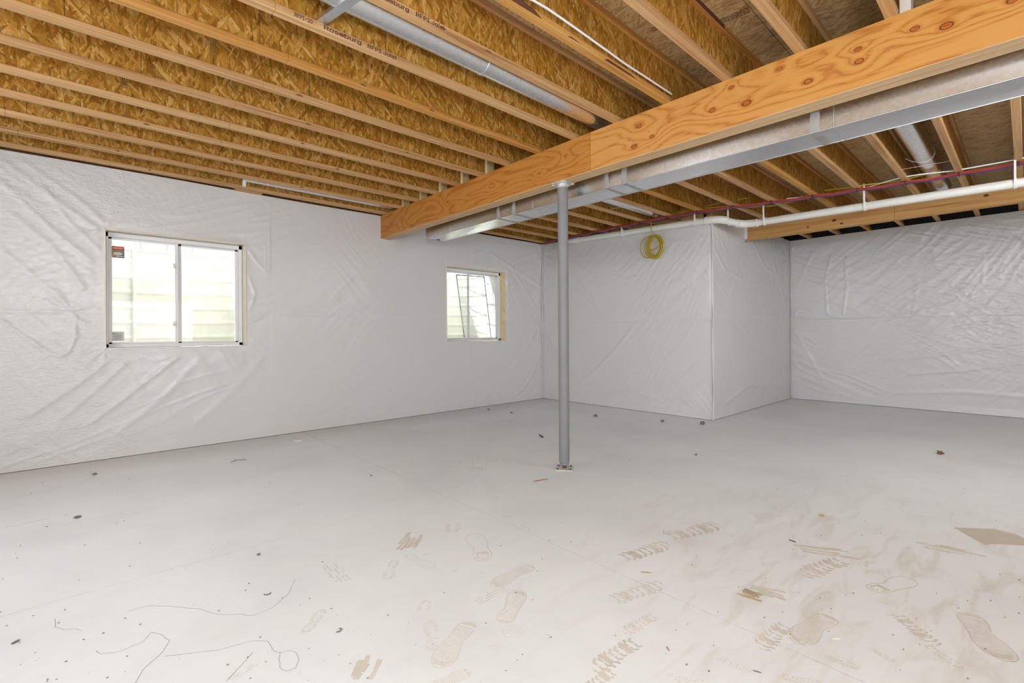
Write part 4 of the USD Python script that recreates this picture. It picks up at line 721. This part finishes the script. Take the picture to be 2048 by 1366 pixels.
# ------------------------------------------------------------------ windows
def window(num, x0, x1, z0, z1, ml, stickers):
    w = thing(f'window_{num}', 'white vinyl sliding basement window ' + ('with a red sticker on its left pane' if stickers else 'near the far corner with a screen behind it'), 'window', (x0, YW, z0), kind='structure')
    T = .009; yi = YW - .008
    for nm, q in (('head_jamb', (x0 - .006, x1 + .006, z1 - T * .2, z1 + T)), ('sill_board', (x0 - .006, x1 + .006, z0 - T, z0 + T * .2)), ('side_jamb', (x0 - T, x0 + T * .2, z0 - T, z1 + T)), ('side_jamb', (x1 - T * .2, x1 + T, z0 - T, z1 + T))):
        b = MB(); b.box(q[0], q[1], yi, 5.984, q[2], q[3], .002); obj(nm, b, 'white_vinyl' if nm == 'sill_board' else 'buck_timber' if q[0] > x1 - .1 and num == 2 else 'cream_buck', w); b = MB(); b.box(q[0], q[1], 5.985, 6.30 if nm == 'head_jamb' else 6.345, q[2], q[3]); obj('outer_lining', b, 'white_vinyl', w)
    fx0, fx1, fz0, fz1 = x0 + .005, x1 - .005, z0 + .005, z1 - .005; y0, y1 = 5.985, 6.065
    fr = .034
    b = MB(); b.box(fx0, fx1, y0, y1, fz1 - fr * 1.3, fz1, .003); b.box(fx0, fx1, y0, y1, fz0, fz0 + fr, .003); b.box(fx0, fx0 + fr * .6, y0, y1, fz0, fz1, .003); b.box(fx1 - fr, fx1, y0, y1, fz0, fz1, .003); obj('frame', b, 'white_vinyl', w)
    s = .026
    sx0, sx1, tz0, tz1 = fx0 + fr * .6, fx1 - fr, fz0 + fr, fz1 - fr * 1.3
    ls = MB(); ls.box(sx0, sx0 + s, 6.005, 6.028, tz0, tz1, .002); ls.box(ml - .012, ml + .014, 6.000, 6.028, tz0, tz1, .002); ls.box(sx0, ml, 6.005, 6.028, tz0, tz0 + s * .6, .002); ls.box(sx0, ml, 6.005, 6.028, tz1 - s * .7, tz1, .002); so = obj('sash', ls, 'white_vinyl', w)
    rs = MB(); rs.box(ml + .010, ml + .045, 6.034, 6.056, tz0, tz1, .002); rs.box(sx1 - s, sx1, 6.034, 6.056, tz0, tz1, .002); rs.box(ml, sx1, 6.034, 6.056, tz0, tz0 + s * .6, .002); rs.box(ml, sx1, 6.034, 6.056, tz1 - s * .7, tz1, .002); obj('sash', rs, 'white_vinyl', w)
    b = MB(); b.box(sx0 + s - .004, ml - .008, 6.015, 6.019, tz0 + .01, tz1 - .01); obj('pane', b, 'window_glass', w)
    b = MB(); b.box(ml + .04, sx1 - s + .004, 6.044, 6.048, tz0 + .01, tz1 - .01); obj('pane', b, 'window_glass', w)
    for zz in ((tz0 + (tz1 - tz0) * .78), (tz0 + (tz1 - tz0) * .20)):
        b = MB(); b.box(ml - .034, ml - .010, 5.992, 6.004, zz - .022, zz + .020, .003); b.box(ml - .030, ml - .018, 5.980, 5.994, zz - .035, zz - .012, .003); obj('latch', b, 'white_vinyl', w)
    if stickers:
        yq = 6.0135; b = MB(); b.box(.300, .400, yq, yq + .001, 1.918, 2.030); st = obj('warning_sticker', b, 'sticker_grey', w, label='grey picture sticker with a red band in the upper pane corner')
        b = MB(); b.box(.300, .400, yq - .0004, yq, 1.992, 2.030); obj('red_band', b, 'sticker_red', st)
        b = MB(); b.box(.312, .388, yq - .0008, yq - .0004, 2.002, 2.022); obj('pink_panel', b, 'sticker_pink', st)
        b = MB(); b.poly(affinity.scale(Point(.35, 1.958).buffer(.03), 1.2, .5), .0004, 0, lambda v: np.stack([v[:, 0], yq - .0004 - v[:, 2], v[:, 1]], 1)); b.box(.335, .392, yq - .0008, yq - .0004, 1.930, 1.938); obj('picture', b, 'sticker_pale', st)
        b = MB(); b.poly(Point(.316, 1.940).buffer(.012), .0006, 0, lambda v: np.stack([v[:, 0], yq - .0004 - v[:, 2], v[:, 1]], 1)); obj('orange_spot', b, 'sticker_orange', st)
        b = MB(); b.poly(sbox(.296, 1.112, .392, 1.196).buffer(.003), .0008, 0, lambda v: np.stack([v[:, 0], yq - v[:, 2], v[:, 1]], 1)); st = obj('rating_sticker', b, 'sticker_white', w, label='white rating sticker in the lower pane corner')
        b = MB()
        for q in range(5): b.box(.312 + .01 * (q % 2), .375, yq - .0014, yq - .0008, 1.124 + q * .0125, 1.128 + q * .0125)
        for g in (Point(.308, 1.185).buffer(.009).difference(Point(.308, 1.185).buffer(.006)), sbox(.297, 1.174, .319, 1.178)): b.poly(g, .0006, 0, lambda v: np.stack([v[:, 0], yq - .0008 - v[:, 2], v[:, 1]], 1))
        obj('fine_print', b, 'print_grey', st)
    return w
window(1, *WIN[0], .822, True); window(2, *WIN[1], 4.625, False)

# ------------------------------------------------------------------ window wells outside
def well(x0, x1, label):
    xc, hw, y0, dep, zt = (x0 + x1) / 2, (x1 - x0) / 2 + .16, 6.345, .86, 2.17
    t = thing('window_well', label, 'window well', (xc, y0, .95))
    n = 64; th = np.linspace(0, math.pi, n); plan = np.stack([xc - hw * np.sign(np.cos(th)) * np.abs(np.cos(th)) ** .55, y0 + dep * np.sin(th) ** .6], 1)
    zs = np.linspace(.95, zt, 100); nrm = np.stack([-np.cos(th), np.sin(th)], 1)
    P = np.zeros((n, len(zs), 3)); prof = .016 * np.clip(np.cos((zs - 1.137) / .1795 * 2 * math.pi) * 1.8 - .9, 0, 1)
    for i in range(n): P[i, :, :2] = plan[i] + nrm[i] * prof[:, None] * -1; P[i, :, 2] = zs
    b = MB(); b.grid(P); obj('liner', b, 'well_steel', t, smooth=40)
    b = MB(); b.tube(np.column_stack([plan, np.full(n, zt)]), .012, 8); obj('rim', b, 'well_steel', t, smooth=True)
    b = MB(); b.tube([(xc - hw * .37, y0 + dep * .96, .95), (xc - hw * .37, y0 + dep * .96, zt)], .019, 10); obj('rail', b, 'well_steel', t, smooth=True)
    g = Polygon(plan); b = MB(); b.poly(g, .02, .95); obj('gravel_bed', b, 'gravel', t)
    # bar grate laid over the well
    for k in range(1, 6):
        x = xc - hw + 2 * hw * k / 6; b = MB(); b.tube([(x - .05, y0 + .02, zt + .035), (x + .05, y0 + dep + .02, zt + .02)], .011, 8); obj('grate_bar', b, 'grate_bar', t, smooth=True)
    b = MB()
    for k in range(1, 15): y = y0 + .03 + dep * k / 15; b.tube([(xc - hw + .03, y, zt + .03), (xc + hw - .03, y, zt + .03)], .0035, 5)
    obj('grate_wire', b, 'grate_bar', t, smooth=True, kind='stuff')
well(WIN[0][0], WIN[0][1], 'corrugated white steel window well behind the window with stickers'); well(WIN[1][0], WIN[1][1], 'corrugated white steel window well behind the window near the far corner')
gr = thing('ground', 'bare soil outside the wells', 'ground', kind='structure')
b = MB(); cut = unary_union([sbox((a + c) / 2 - (c - a) / 2 - .18, 6.3, (a + c) / 2 + (c - a) / 2 + .18, 7.23) for a, c, _, _ in WIN]); b.poly(sbox(-8, YO, 14, 16).difference(cut), .06, 2.06); obj('soil', b, 'soil', gr)
hs = thing('wall_outer', 'house wall above the windows outside', 'wall', kind='structure')
b = MB(); b.box(-4, 11, 6.15, 6.31, 2.72, 5.0); b.box(-4, 11, 6.15, 6.305, 2.205, 2.72); obj('siding', b, 'white_strap', hs)

# insect screen standing in the second well, leaning back
def lerp(a, c, t): return tuple(np.array(a) * (1 - t) + np.array(c) * t)
sc = thing('insect_screen', 'thin dark-framed insect screen leaning askew behind the far window', 'screen', (4.8, 6.15, 1.06))
def unpy(px, py, y):
    d = FW + RT * (px - 1024) / F_PX - UP * (py - (683 + DY)) / F_PX; return CAM + d * (y / d[1])
Q = [unpy(912.4, 549.8, 6.27), unpy(968, 553.8, 6.27), unpy(982.6, 679.3, 6.11), unpy(929.2, 680, 6.11)]
b = MB()
for i in range(4): b.tube([Q[i], Q[(i + 1) % 4]], .0085, 6)
obj('frame', b, 'screen_frame', sc)
b = MB(); e = .002 * np.cross(Q[1] - Q[0], Q[3] - Q[0]); e = .001 * e / np.linalg.norm(e); b.add(np.array(Q), [[0, 1, 2, 3]]); obj('mesh', b, 'screen_mesh', sc)

# ------------------------------------------------------------------ litter on the slab
def rock(c, r, m, name, label, cat, seed, flat=.6, group=None):
    s = trimesh.creation.icosphere(2, 1.0); v = np.array(s.vertices); v *= (1 + .55 * (meshkit.noise(v * 1.7 + seed * 5, seed) - .5) + .3 * (meshkit.noise(v * 4 + seed, seed) - .5))[:, None]
    v *= np.array(r) if np.ndim(r) else np.array([r, r, r * flat]); v[:, 2] -= v[:, 2].min() - .0005
    tag(obj(name, (v + np.array([c[0], c[1], 0]), s.faces), m, smooth=True), label, cat, group)
pc = unp(1082, 873); d = unp(1087, 877) - unp(1077, 869); d /= np.linalg.norm(d)
pn = thing('marker_pen', 'dark blue marker pen lying on the slab left of the post', 'pen', (pc[0], pc[1], 0)); c0 = np.array([pc[0], pc[1], .0085])
b = MB(); b.tube([c0 - d * .06, c0 - d * .058, c0 + d * .022], [.005, .0075, .0075], 12); obj('barrel', b, 'pen_body', pn, smooth=35)
b = MB(); b.tube([c0 + d * .022, c0 + d * .07, c0 + d * .072], [.0082, .008, .006], 12); obj('cap', b, 'pen_cap', pn, smooth=35)
for i, (q, r, lb) in enumerate(((( 1405, 849), (.035, .025, .02), 'brown dirt clod right of the middle wall corner line on the slab'), ((1325, 844), (.028, .02, .015), 'grey-brown dirt clod in front of the middle wall'), ((1191, 833), (.028, .02, .015), 'small dark clod right of the post near the middle wall'), ((155, 1036), (.018, .010, .008), 'dark bark bit on the left part of the slab'), ((1392, 911), (.012, .010, .008), 'tiny black pebble right of the post base'), ((742, 952), (.008, .007, .005), 'tiny black pebble left of the joint crossing'), ((189, 950), (.016, .010, .008), 'small dark crumb near the left window wall'), ((977, 820), (.02, .012, .01), 'small brown crumb below the far window'), ((1023, 826), (.02, .012, .008), 'grey crumb below the far window near the sun patch'))):
    rock(unp(*q), np.array(r) , 'clod', 'dirt_clod', lb, 'clod', i + 1)
def flake(q, pts, m, name, label, cat, th=.002, lift=.004, seed=1):
    c = unp(*q); g = affinity.translate(Polygon(pts), c[0], c[1]); b = MB(); r = np.random.default_rng(seed)
    t = trimesh.creation.extrude_polygon(g, th, engine='earcut'); t = t.subdivide().subdivide(); v = np.array(t.vertices); rr = np.hypot(v[:, 0] - c[0], v[:, 1] - c[1]); v[:, 2] += .0006 + lift * (rr / rr.max()) ** 2
    tag(obj(name, (v, t.faces), m, smooth=40), label, cat)
flake((1881, 908), [(-.045, -.01), (-.02, .028), (.012, .022), (.04, .03), (.045, -.005), (.012, -.028), (-.025, -.022)], 'dry_leaf', 'dry_leaf', 'crumpled brown leaf lying on the slab at right', 'leaf', .003, .022)
flake((1644, 1032), [(-.02, -.012), (-.008, .014), (.016, .012), (.022, -.004), (.004, -.012)], 'wood_chip', 'wood_chip', 'curled tan wood chip on the right part of the slab', 'wood chip', .003, .008)
flake((1672, 1278), [(-.01, .01), (.008, .004), (.012, -.012), (.002, -.006)], 'pale_chip', 'plaster_chip', 'white triangular chip near the bottom right prints', 'chip', .0015, .001)
flake((1528, 1137), [(-.012, -.004), (.0, .005), (.014, .002), (.010, -.005)], 'pale_chip', 'plaster_chip', 'white chip on the dirty patch right of centre', 'chip', .0015, .002)
def stick(a, c, r, m, name, label, cat, bend=.0):
    A, B_ = unp(*a), unp(*c); t = np.linspace(0, 1, 9)[:, None]; P = A * (1 - t) + B_ * t; dd = (B_ - A) / np.linalg.norm(B_ - A); P += np.cross([0, 0, 1.0], dd) * bend * np.sin(t * math.pi); P[:, 2] = r + .0004
    b = MB(); b.tube(P, r * np.interp(t[:, 0], [0, .2, .8, 1], [.5, 1, 1, .4]), 6); tag(obj(name, b, m, smooth=True), label, cat)
stick((1066, 964), (1096, 959), .0035, 'twig', 'wood_sliver', 'long brown wood sliver left of the post base', 'sliver', .006)
stick((1281, 1145), (1303, 1146), .002, 'twig', 'wood_sliver', 'thin brown splinter beside the joint in the foreground', 'splinter')
stick((1578, 1080), (1592, 1086), .003, 'wire_dark', 'wood_sliver', 'short dark splinter right of centre on the slab', 'splinter')
stick((1333, 1294), (1338, 1303), .002, 'twig', 'wood_sliver', 'tiny forked straw near the foreground joint', 'splinter')
stick((1505, 1342), (1523, 1347), .002, 'clod', 'wood_sliver', 'short grey splinter at the bottom of the picture', 'splinter')
stick((22, 1290), (40, 1281), .0035, 'clod', 'wood_sliver', 'dull splinter at the far left of the foreground', 'splinter')
b = MB(); c = unp(474, 924); t = np.linspace(0, 1, 30); b.tube(np.stack([c[0] - .05 + .12 * t + .01 * np.sin(t * 9), c[1] + .05 * np.sin(t * 3.0), .004 + .006 * np.sin(t * 12) ** 2], 1), .0022, 6); tag(obj('wire_scrap', b, 'wire_dark', smooth=True), 'curled dark wire scrap on the slab below the left window', 'wire')
for q, lb, sd in (((520, 1109), 'small bent dark staple on the left foreground', 1), ((535, 1188), 'dark shaving in the left foreground below the joint', 2), ((676, 1262), 'small dark shaving near the bottom left prints', 3)):
    c = unp(*q); b = MB(); t = np.linspace(0, 1, 16); a = sd * 1.3; b.tube(np.stack([c[0] + .014 * np.cos(a + 3.4 * t), c[1] + .010 * np.sin(a + 3.4 * t), .003 + 0 * t], 1), .0018, 6); tag(obj('metal_shaving', b, 'wire_dark', smooth=True), lb, 'shaving')
b = MB(); r = np.random.default_rng(12); s = trimesh.creation.icosphere(0, 1.0)
for i in range(330):
    px, py = r.uniform(0, 2048), 800 + 566 * r.random() ** 1.2
    c = unp(px, py)
    if c[1] > 5.75 or (c[0] > 6.1 and c[1] > 2.75) or c[0] > 9.1 or c[1] < -.2: continue
    q = r.uniform(.0010, .0032); v = np.array(s.vertices) * [q * r.uniform(1, 2.2), q, q * .6]; b.add(v + [c[0], c[1], q * .6], s.faces)
tag(obj('grit', b, 'clod'), 'fine dark grit scattered over the whole slab', 'grit', kind='stuff')
